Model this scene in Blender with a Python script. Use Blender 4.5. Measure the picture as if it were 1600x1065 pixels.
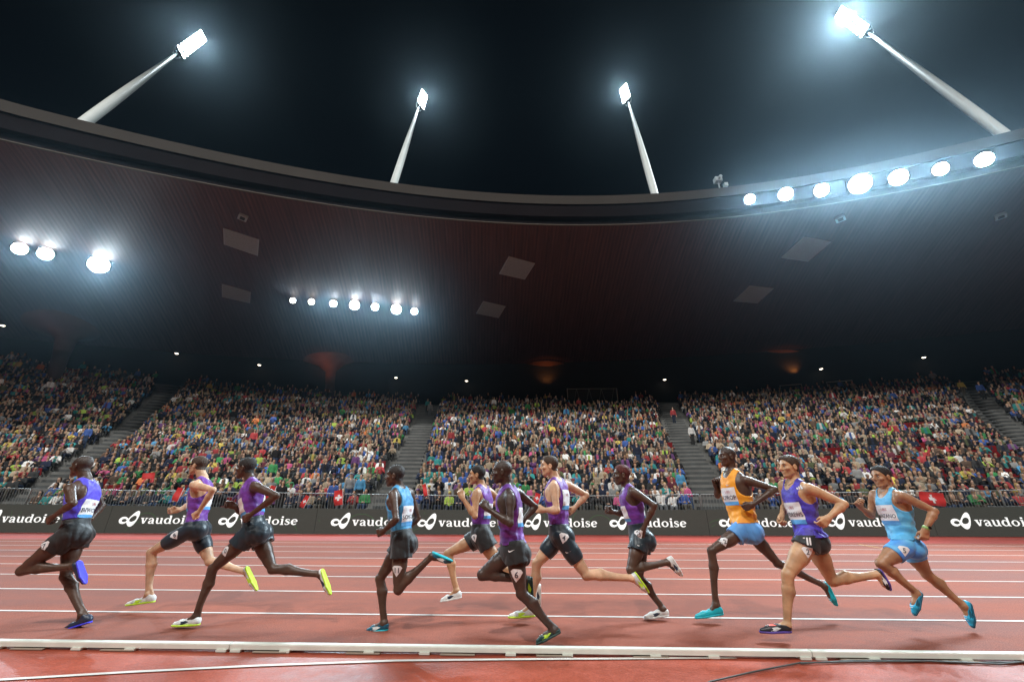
import bpy, math, random
import numpy as np
from mathutils import Vector, Matrix
from mathutils.bvhtree import BVHTree
from mathutils.geometry import tessellate_polygon
R = math.radians
random.seed(7); rng = np.random.default_rng(7)
sc = bpy.context.scene; COL = sc.collection
for o in list(bpy.data.objects): bpy.data.objects.remove(o)

# ------------------------------------------------------------------ camera
PITCH, YAW, ROLL, CH = R(22.11), R(1.88), R(0.10), 1.22
FPX, CX, CY = 622.2, 800.0, 532.5
cam = bpy.data.cameras.new('camera'); cam.lens = 14.0; cam.sensor_width = 36.0
cam.clip_start = .05; cam.clip_end = 3000
camo = bpy.data.objects.new('camera', cam); COL.objects.link(camo); sc.camera = camo
fw = Vector((-math.sin(YAW)*math.cos(PITCH), math.cos(YAW)*math.cos(PITCH), math.sin(PITCH)))
r0 = Vector((math.cos(YAW), math.sin(YAW), 0)); u0 = r0.cross(fw)
cr = r0*math.cos(ROLL)+u0*math.sin(ROLL); cu = -r0*math.sin(ROLL)+u0*math.cos(ROLL)
CAM = Vector((0, 0, CH))
camo.matrix_world = Matrix(((cr.x, cu.x, -fw.x, 0), (cr.y, cu.y, -fw.y, 0), (cr.z, cu.z, -fw.z, CH), (0, 0, 0, 1)))
def ray(px, py): return (px-CX)/FPX*cr-(py-CY)/FPX*cu+fw
def at_y(px, py, Y): d = ray(px, py); return CAM+d*(Y/d.y)
def at_z(px, py, Z=0.): d = ray(px, py); return CAM+d*((Z-CH)/d.z)
def to_px(p):
    v = Vector(p)-CAM; z = v.dot(fw); return CX+FPX*v.dot(cr)/z, CY-FPX*v.dot(cu)/z
# ------------------------------------------------------------------ world: night sky
w = bpy.data.worlds.new("World"); sc.world = w; w.use_nodes = True
bg = w.node_tree.nodes['Background']; bg.inputs[0].default_value = (.10, .22, .55, 1); bg.inputs[1].default_value = .003
sc.view_settings.view_transform = 'Standard'; sc.view_settings.look = 'None'
sc.view_settings.exposure = 0; sc.view_settings.gamma = 1
sc.render.engine = 'CYCLES'; cy = sc.cycles
cy.use_denoising = True; cy.max_bounces = 5; cy.diffuse_bounces = 3; cy.glossy_bounces = 2; cy.transmission_bounces = 2
cy.volume_bounces = 0; cy.sample_clamp_indirect = 4; cy.caustics_reflective = False; cy.caustics_refractive = False
# lamps: the stadium's own floodlights (positions reused by the masts below)
def spot(name, loc, aim, watts, col=(1, .98, .94), ang=100, size=.8, blend=.6):
    l = bpy.data.lights.new(name, 'SPOT'); l.energy = watts; l.color = col; l.spot_size = R(ang); l.spot_blend = blend
    l.shadow_soft_size = size
    o = bpy.data.objects.new(name, l); COL.objects.link(o); o.location = loc
    o.rotation_euler = (Vector(aim)-Vector(loc)).to_track_quat('-Z', 'Y').to_euler(); return o
KEY = 52000
for i, (x, y, z, k) in enumerate([(-46, -34, 60, 1.6), (-14, -46, 82, 3.6), (17, -46, 52, .6), (46, -34, 68, .8)]):
    spot('far_side_floodlight', (x, y, z), (x*.12, 10, 1), KEY*k, size=1.0, ang=70)
# ------------------------------------------------------------------ materials
def mat(name, col, rough=.6, metal=0., emit=0., ecol=None, var=0., vscale=8., bump=0., bscale=60., spec=None, attr=None, objcol=False, sheen=0.):
    m = bpy.data.materials.new(name); m.use_nodes = True; nt = m.node_tree; b = nt.nodes['Principled BSDF']
    b.inputs['Base Color'].default_value = (*col, 1); b.inputs['Roughness'].default_value = rough; b.inputs['Metallic'].default_value = metal
    if spec is not None: b.inputs['Specular IOR Level'].default_value = spec
    if emit: b.inputs['Emission Strength'].default_value = emit; b.inputs['Emission Color'].default_value = (*(ecol or col), 1)
    if sheen: b.inputs['Sheen Weight'].default_value = sheen
    src = None
    if attr: n = nt.nodes.new('ShaderNodeAttribute'); n.attribute_name = attr; src = n.outputs['Color']
    if objcol: n = nt.nodes.new('ShaderNodeObjectInfo'); src = n.outputs['Color']
    tc = nt.nodes.new('ShaderNodeTexCoord')
    if var:
        no = nt.nodes.new('ShaderNodeTexNoise'); no.inputs['Scale'].default_value = vscale; no.inputs['Detail'].default_value = 4
        nt.links.new(tc.outputs['Object'], no.inputs['Vector'])
        mr = nt.nodes.new('ShaderNodeMapRange'); mr.inputs[1].default_value = .3; mr.inputs[2].default_value = .7
        mr.inputs[3].default_value = 1-var; mr.inputs[4].default_value = 1+var
        nt.links.new(no.outputs['Fac'], mr.inputs[0])
        mx = nt.nodes.new('ShaderNodeVectorMath'); mx.operation = 'SCALE'
        if src: nt.links.new(src, mx.inputs[0])
        else: mx.inputs[0].default_value = col
        nt.links.new(mr.outputs[0], mx.inputs['Scale']); src = mx.outputs[0]
    if src: nt.links.new(src, b.inputs['Base Color'])
    if bump:
        n2 = nt.nodes.new('ShaderNodeTexNoise'); n2.inputs['Scale'].default_value = bscale; n2.inputs['Detail'].default_value = 3
        nt.links.new(tc.outputs['Object'], n2.inputs['Vector'])
        bp = nt.nodes.new('ShaderNodeBump'); bp.inputs['Strength'].default_value = bump; bp.inputs['Distance'].default_value = .01
        nt.links.new(n2.outputs['Fac'], bp.inputs['Height']); nt.links.new(bp.outputs[0], b.inputs['Normal'])
    return m
def tartan(name, c1, c2, wet):
    m = mat(name, c1, .62, spec=.3); nt = m.node_tree; b = nt.nodes['Principled BSDF']; N = nt.nodes.new; L = nt.links.new
    tc = N('ShaderNodeTexCoord')
    n1 = N('ShaderNodeTexNoise'); n1.inputs['Scale'].default_value = 95; n1.inputs['Detail'].default_value = 2
    n2 = N('ShaderNodeTexNoise'); n2.inputs['Scale'].default_value = .7; n2.inputs['Detail'].default_value = 5
    n3 = N('ShaderNodeTexNoise'); n3.inputs['Scale'].default_value = 9; n3.inputs['Detail'].default_value = 4
    sc3 = N('ShaderNodeMapping'); sc3.inputs['Scale'].default_value = (.25, 1, 1)
    L(tc.outputs['Object'], n1.inputs['Vector']); L(tc.outputs['Object'], sc3.inputs[0]); L(sc3.outputs[0], n2.inputs['Vector']); L(tc.outputs['Object'], n3.inputs['Vector'])
    rp = N('ShaderNodeValToRGB'); rp.color_ramp.elements[0].position = .32; rp.color_ramp.elements[1].position = .68
    rp.color_ramp.elements[0].color = (*c2, 1); rp.color_ramp.elements[1].color = (*c1, 1); L(n1.outputs['Fac'], rp.inputs[0])
    ad = N('ShaderNodeMath'); ad.operation = 'ADD'; L(n2.outputs['Fac'], ad.inputs[0]); 
    ml = N('ShaderNodeMath'); ml.operation = 'MULTIPLY'; ml.inputs[1].default_value = .25; L(n3.outputs['Fac'], ml.inputs[0]); L(ml.outputs[0], ad.inputs[1])
    mr = N('ShaderNodeMapRange'); mr.inputs[1].default_value = .5; mr.inputs[2].default_value = .78; mr.inputs[3].default_value = .70; mr.inputs[4].default_value = 1.12
    L(ad.outputs[0], mr.inputs[0]); vm = N('ShaderNodeVectorMath'); vm.operation = 'SCALE'; L(rp.outputs[0], vm.inputs[0]); L(mr.outputs[0], vm.inputs['Scale'])
    L(vm.outputs[0], b.inputs['Base Color'])
    m2 = N('ShaderNodeMapRange'); m2.inputs[1].default_value = .5; m2.inputs[2].default_value = .75; m2.inputs[3].default_value = wet[0]; m2.inputs[4].default_value = wet[1]
    L(ad.outputs[0], m2.inputs[0]); L(m2.outputs[0], b.inputs['Roughness'])
    bp = N('ShaderNodeBump'); bp.inputs['Strength'].default_value = .6; bp.inputs['Distance'].default_value = .004; L(n1.outputs['Fac'], bp.inputs['Height']); L(bp.outputs[0], b.inputs['Normal'])
    return m
M = {}
M['track'] = tartan('track_red', (.36, .108, .064), (.17, .044, .028), (.8, .95))
M['apron'] = tartan('apron_red', (.43, .085, .042), (.28, .05, .026), (.30, .62))
M['outer'] = tartan('outer_red', (.42, .06, .04), (.36, .05, .033), (.5, .7))
M['line'] = mat('line_white', (.60, .55, .50), .6, var=.12, vscale=3)
M['kerb'] = mat('kerb_paint', (.74, .78, .70), .35, var=.08, vscale=5)
M['pad'] = mat('rubber_pad', (.35, .28, .22), .8)
M['asphalt'] = mat('asphalt', (.05, .05, .05), .9)
M['grass'] = mat('grass', (.05, .10, .03), .9, var=.3, vscale=20)
M['led'] = mat('led_face', (.025, .028, .025), .5, emit=.036, ecol=(.85, 1, .85), var=.1)
M['ledtext'] = mat('led_white', (.5, .5, .5), .5, emit=.85, ecol=(.93, 1, .97))
M['ledgreen'] = mat('led_green', (.02, .1, .03), .5, emit=.1, ecol=(.35, 1, .3))
M['ledcase'] = mat('board_case', (.02, .02, .02), .6)
M['steel'] = mat('galvanised', (.33, .36, .36), .45, .6)
M['concrete'] = mat('terrace_concrete', (.20, .20, .19), .85, var=.25, vscale=1.2)
M['step'] = mat('stair_concrete', (.10, .105, .105), .85, var=.2, vscale=2)
M['seat'] = mat('seat_red', (.27, .018, .022), .45)
M['mast'] = mat('mast_paint', (.62, .65, .63), .45, var=.06, vscale=.6)
M['dark'] = mat('dark_metal', (.03, .03, .035), .5, .3)
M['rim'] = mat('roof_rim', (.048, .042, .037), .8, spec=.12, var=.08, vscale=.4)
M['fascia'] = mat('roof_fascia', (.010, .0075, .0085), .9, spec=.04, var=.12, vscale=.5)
M['trim'] = mat('roof_trim', (.09, .075, .06), .7, spec=.2)
M['panel'] = mat('ceiling_panel', (.30, .34, .36), .7, var=.1)
M['panelrim'] = mat('ceiling_panel_rim', (.38, .42, .44), .6)
M['lamp'] = mat('lamp_glass', (1, 1, 1), .3, emit=60, ecol=(.86, .97, 1))
M['lampwarm'] = mat('lamp_glass_warm', (1, 1, 1), .3, emit=30, ecol=(1, .93, .78))
M['down'] = mat('downlight_glass', (1, 1, 1), .3, emit=6, ecol=(1, .85, .65))
M['wood'] = mat('column_corten', (.12, .05, .028), .8, var=.2, vscale=.8)
M['wall'] = mat('back_wall_dark', (.02, .02, .022), .9)
M['cloth'] = mat('spectator_cloth', (.5, .5, .5), .85, objcol=True, var=.12, vscale=9)
M['skin_s'] = mat('spectator_skin', (.5, .3, .2), .55, objcol=True)
M['crowd'] = mat('crowd_mix', (.5, .5, .5), .85, attr='col')
M['flagred'] = mat('flag_red', (.62, .03, .03), .7, sheen=.2); M['flagwhite'] = mat('flag_white', (.75, .75, .75), .7)
M['cable'] = mat('cable_grey', (.07, .085, .085), .6)
# ------------------------------------------------------------------ helpers
def tag(o, label=None, cat=None, group=None, kind=None):
    if label: o['label'] = label
    if cat: o['category'] = cat
    if group: o['group'] = group
    if kind: o['kind'] = kind
    return o
def empty(name, loc=(0, 0, 0), label=None, cat=None, group=None):
    o = bpy.data.objects.new(name, None); COL.objects.link(o); o.location = loc; o.empty_display_size = .1
    bpy.context.view_layer.update() if False else None
    return tag(o, label, cat, group)
def link(name, me, parent=None, mats=None):
    o = bpy.data.objects.new(name, me); COL.objects.link(o)
    if mats and not me.materials:
        for m in (mats if isinstance(mats, (list, tuple)) else [mats]): me.materials.append(m)
    if parent is not None:
        o.parent = parent; o.matrix_parent_inverse = Matrix.Translation(parent.location).inverted()
    return o
def np_mesh(name, V, F, smooth=True, mi=None):
    """F: (n,4) int array or list of polygons"""
    me = bpy.data.meshes.new(name)
    if isinstance(F, np.ndarray):
        k = F.shape[1]; me.vertices.add(len(V)); me.vertices.foreach_set('co', np.asarray(V, np.float32).ravel())
        me.loops.add(F.size); me.loops.foreach_set('vertex_index', F.astype(np.int32).ravel())
        me.polygons.add(len(F)); me.polygons.foreach_set('loop_start', np.arange(0, F.size, k, dtype=np.int32))
        me.polygons.foreach_set('loop_total', np.full(len(F), k, np.int32))
        me.update(calc_edges=True)
    else: me.from_pydata([tuple(v) for v in V], [], F); me.update()
    if smooth: me.polygons.foreach_set('use_smooth', np.ones(len(me.polygons), bool))
    if mi is not None: me.polygons.foreach_set('material_index', np.asarray(mi, np.int32))
    return me
class MB:
    def __init__(s): s.v = []; s.f = []; s.m = []
    def poly(s, pts, mi=0): b = len(s.v); s.v += [tuple(p) for p in pts]; s.f.append(tuple(range(b, b+len(pts)))); s.m.append(mi)
    def box(s, c, d, B=None, mi=0, bev=0):
        c = Vector(c); B = B or (Vector((1, 0, 0)), Vector((0, 1, 0)), Vector((0, 0, 1))); b = len(s.v)
        for z in (-1, 1):
            for y in (-1, 1):
                for x in (-1, 1): s.v.append(tuple(c+B[0]*x*d[0]/2+B[1]*y*d[1]/2+B[2]*z*d[2]/2))
        for q in ((0, 2, 3, 1), (4, 5, 7, 6), (0, 1, 5, 4), (2, 6, 7, 3), (0, 4, 6, 2), (1, 3, 7, 5)): s.f.append(tuple(b+i for i in q)); s.m.append(mi)
    def tube(s, pts, rad, n=8, mi=0, caps=True):
        pts = [Vector(p) for p in pts]; rad = rad if isinstance(rad, (list, tuple)) else [rad]*len(pts); b = len(s.v); a = None
        for i, p in enumerate(pts):
            t = (pts[min(i+1, len(pts)-1)]-pts[max(i-1, 0)]).normalized()
            if a is None: a = t.orthogonal().normalized()
            a = (a-t*a.dot(t)).normalized(); c = t.cross(a)
            for j in range(n): q = 2*math.pi*j/n; s.v.append(tuple(p+(a*math.cos(q)+c*math.sin(q))*rad[i]))
        for i in range(len(pts)-1):
            for j in range(n): s.f.append((b+i*n+j, b+i*n+(j+1) % n, b+(i+1)*n+(j+1) % n, b+(i+1)*n+j)); s.m.append(mi)
        if caps: s.f.append(tuple(b+j for j in reversed(range(n)))); s.f.append(tuple(b+(len(pts)-1)*n+j for j in range(n))); s.m += [mi, mi]
    def build(s, name, mats, parent=None, smooth=False):
        me = np_mesh(name, s.v, s.f, smooth, s.m); return link(name, me, parent, mats)
# ------------------------------------------------------------------ implicit bodies
class Grid:
    def __init__(s, lo, hi, h):
        s.lo = np.array(lo, float); s.h = h; s.n = np.ceil((np.array(hi)-s.lo)/h).astype(int)+1
        s.D = np.full(s.n, 1e3, np.float32)
    def like(s): g = Grid.__new__(Grid); g.lo = s.lo; g.h = s.h; g.n = s.n; g.D = np.full(s.n, 1e3, np.float32); return g
    def copy(s): g = s.like(); g.D = s.D.copy(); return g
    def sub(s, lo, hi):
        a = np.clip(np.floor((np.array(lo)-s.lo)/s.h).astype(int), 0, s.n); b = np.clip(np.ceil((np.array(hi)-s.lo)/s.h).astype(int)+1, 0, s.n)
        sl = tuple(slice(a[i], b[i]) for i in range(3))
        X = [(s.lo[i]+s.h*np.arange(a[i], b[i])).astype(np.float32) for i in range(3)]
        return sl, X[0][:, None, None], X[1][None, :, None], X[2][None, None, :]
    def merge(s, sl, d, k, op):
        A = s.D[sl]
        if A.size == 0: return
        if op == 'u':
            if k <= 0: s.D[sl] = np.minimum(A, d); return
            t = np.clip(.5+.5*(A-d)/k, 0, 1); s.D[sl] = A*(1-t)+d*t-k*t*(1-t)
        elif op == 's':   # subtract
            d = -d; t = np.clip(.5-.5*(A-d)/k, 0, 1) if k > 0 else None
            s.D[sl] = (A*(1-t)+d*t+k*t*(1-t)) if k > 0 else np.maximum(A, d)
    def cap(s, a, b, ra, rb, k=.02, op='u'):
        a = np.array(a, float); b = np.array(b, float); m = max(ra, rb)+.035+k
        sl, x, y, z = s.sub(np.minimum(a, b)-m, np.maximum(a, b)+m)
        ba = b-a; L2 = max(float(ba@ba), 1e-9)
        t = np.clip(((x-a[0])*ba[0]+(y-a[1])*ba[1]+(z-a[2])*ba[2])/L2, 0, 1)
        d = np.sqrt((x-a[0]-t*ba[0])**2+(y-a[1]-t*ba[1])**2+(z-a[2]-t*ba[2])**2)-(ra+(rb-ra)*t)
        s.merge(sl, d, k, op)
    def ell(s, c, B, r, k=.02, op='u'):
        c = np.array(c, float); B = [np.array(v, float) for v in B]; ext = sum(abs(B[i])*r[i] for i in range(3))+.035+k
        sl, x, y, z = s.sub(c-ext, c+ext); q0 = 0; q1 = 0
        for i in range(3):
            l = ((x-c[0])*B[i][0]+(y-c[1])*B[i][1]+(z-c[2])*B[i][2]); q0 = q0+(l/r[i])**2; q1 = q1+(l/r[i]**2)**2
        q0 = np.sqrt(q0); q1 = np.sqrt(q1)+1e-9; s.merge(sl, q0*(q0-1)/q1, k, op)
    def full(s): return s.sub(s.lo, s.lo+s.h*s.n)[1:]
    def plane(s, p, n, k=0.):       # keep side where (x-p).n < 0
        x, y, z = s.full(); d = (x-p[0])*n[0]+(y-p[1])*n[1]+(z-p[2])*n[2]; s.D = np.maximum(s.D, d.astype(np.float32))
    def mesh(s, name):
        D = s.D; I = D < 0
        ax = np.any(I, axis=(1, 2)).nonzero()[0]
        if len(ax) == 0: return None
        ay = np.any(I, axis=(0, 2)).nonzero()[0]; az = np.any(I, axis=(0, 1)).nonzero()[0]
        o = [max(a[0]-2, 0) for a in (ax, ay, az)]; e = [min(a[-1]+3, s.n[i]) for i, a in enumerate((ax, ay, az))]
        D = D[o[0]:e[0], o[1]:e[1], o[2]:e[2]]; D = np.pad(D, 1, constant_values=1.); I = D < 0
        lo = s.lo+s.h*(np.array(o)-1)
        S = sum(I[i:I.shape[0]-1+i, j:I.shape[1]-1+j, k:I.shape[2]-1+k].astype(np.int8) for i in (0, 1) for j in (0, 1) for k in (0, 1))
        C = np.argwhere((S > 0) & (S < 8)); idx = np.full(S.shape, -1, np.int32); idx[C[:, 0], C[:, 1], C[:, 2]] = np.arange(len(C))
        acc = np.zeros((len(C), 3)); cnt = np.zeros(len(C))
        cs = [(i, j, k) for i in (0, 1) for j in (0, 1) for k in (0, 1)]
        val = {c: D[C[:, 0]+c[0], C[:, 1]+c[1], C[:, 2]+c[2]] for c in cs}
        for c in cs:
            for a in range(3):
                if c[a] == 0:
                    c2 = tuple(c[q]+(q == a) for q in range(3)); A = val[c]; B = val[c2]; m = (A < 0) != (B < 0)
                    t = A[m]/(A[m]-B[m]); p = np.tile(np.array(c, float), (m.sum(), 1)); p[:, a] += t; acc[m] += p; cnt[m] += 1
        V = lo+s.h*(C+acc/cnt[:, None]); F = []
        for a in range(3):
            b, c = (a+1) % 3, (a+2) % 3
            s1 = [slice(None)]*3; s2 = [slice(None)]*3; s1[a] = slice(0, -1); s2[a] = slice(1, None)
            A = I[tuple(s1)]; B = I[tuple(s2)]; E = np.argwhere(A != B)
            E = E[(E[:, b] > 0) & (E[:, c] > 0) & (E[:, b] < I.shape[b]-1) & (E[:, c] < I.shape[c]-1)]
            if len(E) == 0: continue
            def ix(db, dc): q = E.copy(); q[:, b] -= db; q[:, c] -= dc; return idx[q[:, 0], q[:, 1], q[:, 2]]
            q = np.stack([ix(1, 1), ix(0, 1), ix(0, 0), ix(1, 0)], 1); ins = A[E[:, 0], E[:, 1], E[:, 2]]
            q[~ins] = q[~ins][:, ::-1]; F.append(q)
        F = np.concatenate(F); return V, F
def n3(v): v = np.array(v, float); return v/np.linalg.norm(v)
# ------------------------------------------------------------------ ground, track, lines
def sheet(name, x0, x1, y0, y1, z, m, kind='structure', nx=1):
    b = MB(); b.poly([(x0, y0, z), (x1, y0, z), (x1, y1, z), (x0, y1, z)]); return tag(b.build(name, m), kind=kind)
sheet('ground', -600, 600, -600, 600, -.012, M['asphalt'])
sheet('infield_grass', -60, 60, -72, -2.2, -.008, M['grass'])
sheet('running_track', -95, 95, 4.26, 15.2, 0, M['track'])
sheet('track_apron', -95, 95, -2.2, 4.26, -.004, M['apron'])
sheet('outer_track', -95, 95, 15.2, 21, -.004, M['outer'])
KY, LANE = 4.235, 1.27
lm = MB()
for k in range(1, 9):
    y = KY+k*LANE; lm.poly([(-60, y-.023, .004), (60, y-.023, .004), (60, y+.023, .004), (-60, y+.023, .004)])
for a, b_ in (((77, 0), 0),):
    pass
pts = [at_z(*p) for p in ((1375, 850), (1437, 857), (1480, 862))]     # short yellow mark in the outer lane
tag(lm.build('lane_lines', M['line']), kind='structure')
ym = MB()
for a, b_ in ((at_z(1342, 850), at_z(1380, 856.5)), (at_z(20, 1100), at_z(20, 1101))):
    d = (b_-a).normalized(); n = Vector((-d.y, d.x, 0))*.02
    ym.poly([a+n*-1+Vector((0, 0, .006)), b_+n*-1+Vector((0, 0, .006)), b_+n+Vector((0, 0, .006)), a+n+Vector((0, 0, .006))])
tag(ym.build('lane_mark', mat('mark_yellow', (.6, .36, .08), .6)), kind='structure')
cl = MB(); P_ = [at_z(x, y) for x, y in ((-160, 1075), (0, 1061.5), (200, 1049.5), (400, 1039.5), (620, 1031.5), (800, 1029.5), (1000, 1028), (1150, 1026.8))]
for i in range(len(P_)-1):
    cl.poly([(P_[i].x, P_[i].y-.022, .003), (P_[i+1].x, P_[i+1].y-.022, .003), (P_[i+1].x, P_[i+1].y+.022, .003), (P_[i].x, P_[i].y+.022, .003)])
tag(cl.build('apron_line', M['line']), kind='structure')
# ------------------------------------------------------------------ kerb rail in sections
ks = [-9, at_z(372, 1010).x, at_z(1253, 1020).x, 9.5]
for i in range(3):
    a, b_ = ks[i]+.004, ks[i+1]-.004
    e = empty('track_kerb_rail', ((a+b_)/2, KY, 0), ['white raised kerb rail section along the inside lane, left of the first joint',
        'white raised kerb rail section along the inside lane, the middle one of three', 'white raised kerb rail section along the inside lane, the rightmost one of three'][i], 'kerb rail', 'kerb rail sections along the inside lane')
    m = MB(); y0, y1, z0, z1, r = KY-.03, KY+.03, .018, .062, .012
    prof = [(y0, z0), (y0, z1-r), (y0+r*.3, z1-r*.3), (y0+r, z1), (y1-r, z1), (y1-r*.3, z1-r*.3), (y1, z1-r), (y1, z0)]
    for j in range(len(prof)):
        p, q = prof[j], prof[(j+1) % len(prof)]; m.poly([(a, *p), (b_, *p), (b_, *q), (a, *q)])
    m.poly([(a, *p) for p in prof]); m.poly([(b_, *p) for p in reversed(prof)])
    m.build('rail', M['kerb'], e)
    xs = [a+.06]+[a+.5+k*.62+(.13 if k % 2 else 0) for k in range(int((b_-a-.6)/.62))]+[b_-.06]
    for x in xs:
        f = MB(); f.box((x, KY-.004, .0085), (.09, .075, .017)); f.build('foot', M['kerb'], e)
    for x in [a+.25+k*.83 for k in range(int((b_-a-.4)/.83))]: pb = MB(); pb.box((x+.12, KY-.012, .004), (.3, .075, .007)); pb.build('ground_pad', M['pad'], e)
# cable
cb = MB(); cb.tube([at_z(x, y, .01) for x, y in ((1060, 1085), (1110, 1064), (1180, 1048), (1250, 1034.5), (1330, 1033), (1450, 1032), (1520, 1035), (1600, 1033), (1700, 1036))], .0065, 6)
tag(cb.build('cable', M['cable'], smooth=True), 'thin grey cable on the red ground curving away below the kerb rail', 'cable')
cb = MB(); cb.tube([at_z(x, y, .01) for x, y in ((1251, 1035.5), (1330, 1031), (1420, 1031), (1500, 1033), (1560, 1037), (1620, 1031), (1700, 1031))], .006, 6)
tag(cb.build('cable', M['cable'], smooth=True), 'second grey cable lying straight alongside the kerb rail at bottom right', 'cable')
# ------------------------------------------------------------------ advertising boards
BY = 18.09
def bh(x): return .93+.011*max(0, abs(x)-3)
def bx(px, py=815): return at_y(px, py, BY).x
LOGO = [(120, 395), (122, 372), (135, 348), (158, 331), (190, 325), (222, 334), (250, 358), (272, 322), (300, 280), (322, 252), (345, 231), (366, 224), (384, 234), (393, 262), (393, 310), (383, 370), (366, 420), (346, 460), (325, 485), (298, 494), (272, 482), (252, 452), (236, 422), (218, 437), (190, 448), (157, 444), (133, 427)]
H1 = [(197+37*math.cos(t), 388+27*math.sin(t)) for t in np.linspace(0, 2*math.pi, 14)[:-1]]
H2 = [(268, 388), (272, 365), (292, 328), (318, 309), (345, 306), (364, 325), (364, 362), (342, 396), (308, 412), (280, 408)]
def arc(cx_, cy_, rx, ry, a0, a1, n=10): return [(cx_+rx*math.cos(R(a0+(a1-a0)*i/n)), cy_+ry*math.sin(R(a0+(a1-a0)*i/n))) for i in range(n+1)]
def ew(n, a, b): return [a+(b-a)*abs(math.cos(2*math.pi*i/n)) for i in range(n+1)]   # ellipse stroke weights
GL = {
 'v': (96, [([(22, 96), (50, 4)], [26, 24]), ([(80, 96), (53, 4)], [13, 15]), ([(2, 95), (46, 95)], [11, 11]), ([(62, 95), (98, 95)], [11, 11])]),
 'a': (90, [(arc(38, 62, 28, 32, 170, 0, 8)+[(66, 20), (70, 7), (88, 5)], [14, 18, 16, 13, 12, 13, 16, 20, 24, 25, 20, 10]), ([(64, 57), (40, 52), (19, 38), (16, 20), (28, 6), (46, 8), (64, 24)], [10, 14, 20, 24, 16, 12, 12])]),
 'u': (108, [([(2, 95), (30, 95)], [10, 10]), ([(22, 96), (22, 30), (30, 12), (45, 6), (62, 10), (80, 26)], [25, 25, 22, 16, 13, 10]), ([(80, 98), (80, 6)], [25, 25]), ([(60, 95), (82, 95)], [10, 10]), ([(80, 5), (104, 5)], [10, 10])]),
 'd': (108, [([(80, 140), (80, 4)], [25, 25]), ([(58, 136), (82, 136)], [10, 10]), ([(80, 5), (104, 5)], [10, 10]), (arc(44, 49, 33, 43, 20, 340, 14), [10, 11, 12, 14, 18, 22, 25, 26, 25, 22, 18, 14, 12, 11, 10])]),
 'o': (98, [(arc(49, 49, 37, 42, 90, 450, 18), ew(18, 27, 13)[::1])]),
 'i': (54, [([(30, 98), (30, 4)], [25, 25]), ([(6, 95), (30, 95)], [10, 10]), ([(6, 5), (54, 5)], [10, 10]), ([(16, 128), (44, 128)], [27, 27])]),
 's': (78, [([(66, 74), (60, 90), (38, 94), (18, 86), (16, 68), (36, 54), (58, 42), (64, 24), (50, 8), (28, 5), (12, 12), (9, 28)], [10, 11, 12, 16, 22, 25, 25, 20, 13, 12, 12, 11])]),
 'e': (90, [([(14, 50), (74, 54)], [11, 11])+() if False else ([(18, 51), (76, 55)], [12, 12]), (arc(46, 49, 35, 43, 8, 322, 14), [17, 20, 18, 15, 13, 15, 20, 25, 27, 27, 25, 20, 15, 13, 12])]),
}
def ribbon(m, pts, ws, fn, off):
    n = len(pts); L_ = []; R_ = []
    for i, (x, y) in enumerate(pts):
        a = pts[max(i-1, 0)]; c = pts[min(i+1, n-1)]; dx, dy = c[0]-a[0], c[1]-a[1]; l = math.hypot(dx, dy) or 1; wv = ws[i]/2
        L_.append((x-dy/l*wv, y+dx/l*wv)); R_.append((x+dy/l*wv, y-dx/l*wv))
    for i in range(n-1): m.poly([fn(*L_[i], off), fn(*R_[i], off), fn(*R_[i+1], off), fn(*L_[i+1], off)])
U = .0023
def logo_text(m, x0, zb, x1, ml):
    """logo and word starting at world x0, baseline zb; x1 = where the word ends"""
    s = (x1-x0)/(1265-120)*1.0; sz = U
    fn = lambda u, v, o: (x0+(u-120)*s, BY-.006-o, zb+(443-v)*sz)
    allp = LOGO+H1+H2
    for t in tessellate_polygon([[Vector((p[0], p[1], 0)) for p in q] for q in (LOGO, H1, H2)]): ml.poly([fn(*allp[i], 0) for i in t])
    x = 430; k = 0
    for ch in 'vaudoise':
        wd, st = GL[ch]
        for pts, ws in st:
            k += 1; ribbon(m, pts, ws, lambda u, v, o, x=x: (x0+(x-120+u*1.06)*s, BY-.006-o, zb+(v)*sz*1.0), .0004*(k % 7))
        x += wd*1.06+10
joints = [bx(p) for p in (-330, -160, 168, 493, 802, 1106, 1458, 1800)]
lx = [-150, -33, 185, 341, 517, 652, 818, 952, 1123, 1291, 1485, 1650]; le = [-40, 92, 310, 465, 640, 775, 933, 1072, 1240, 1418, 1625, 1800]
names = ['leftmost dark advertising board cut off by the edge, behind the leftmost runner', 'dark advertising board behind the leftmost runner, white loop logo and word', 'dark advertising board with two logos behind the sunglasses runner',
         'dark advertising board just right of the seam, behind the sky-blue runner numbered 11', 'dark advertising board behind the runner numbered 4 in half tights', 'dark advertising board behind the runner in the orange vest', 'dark advertising board with green top glow at the far right']
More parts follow.
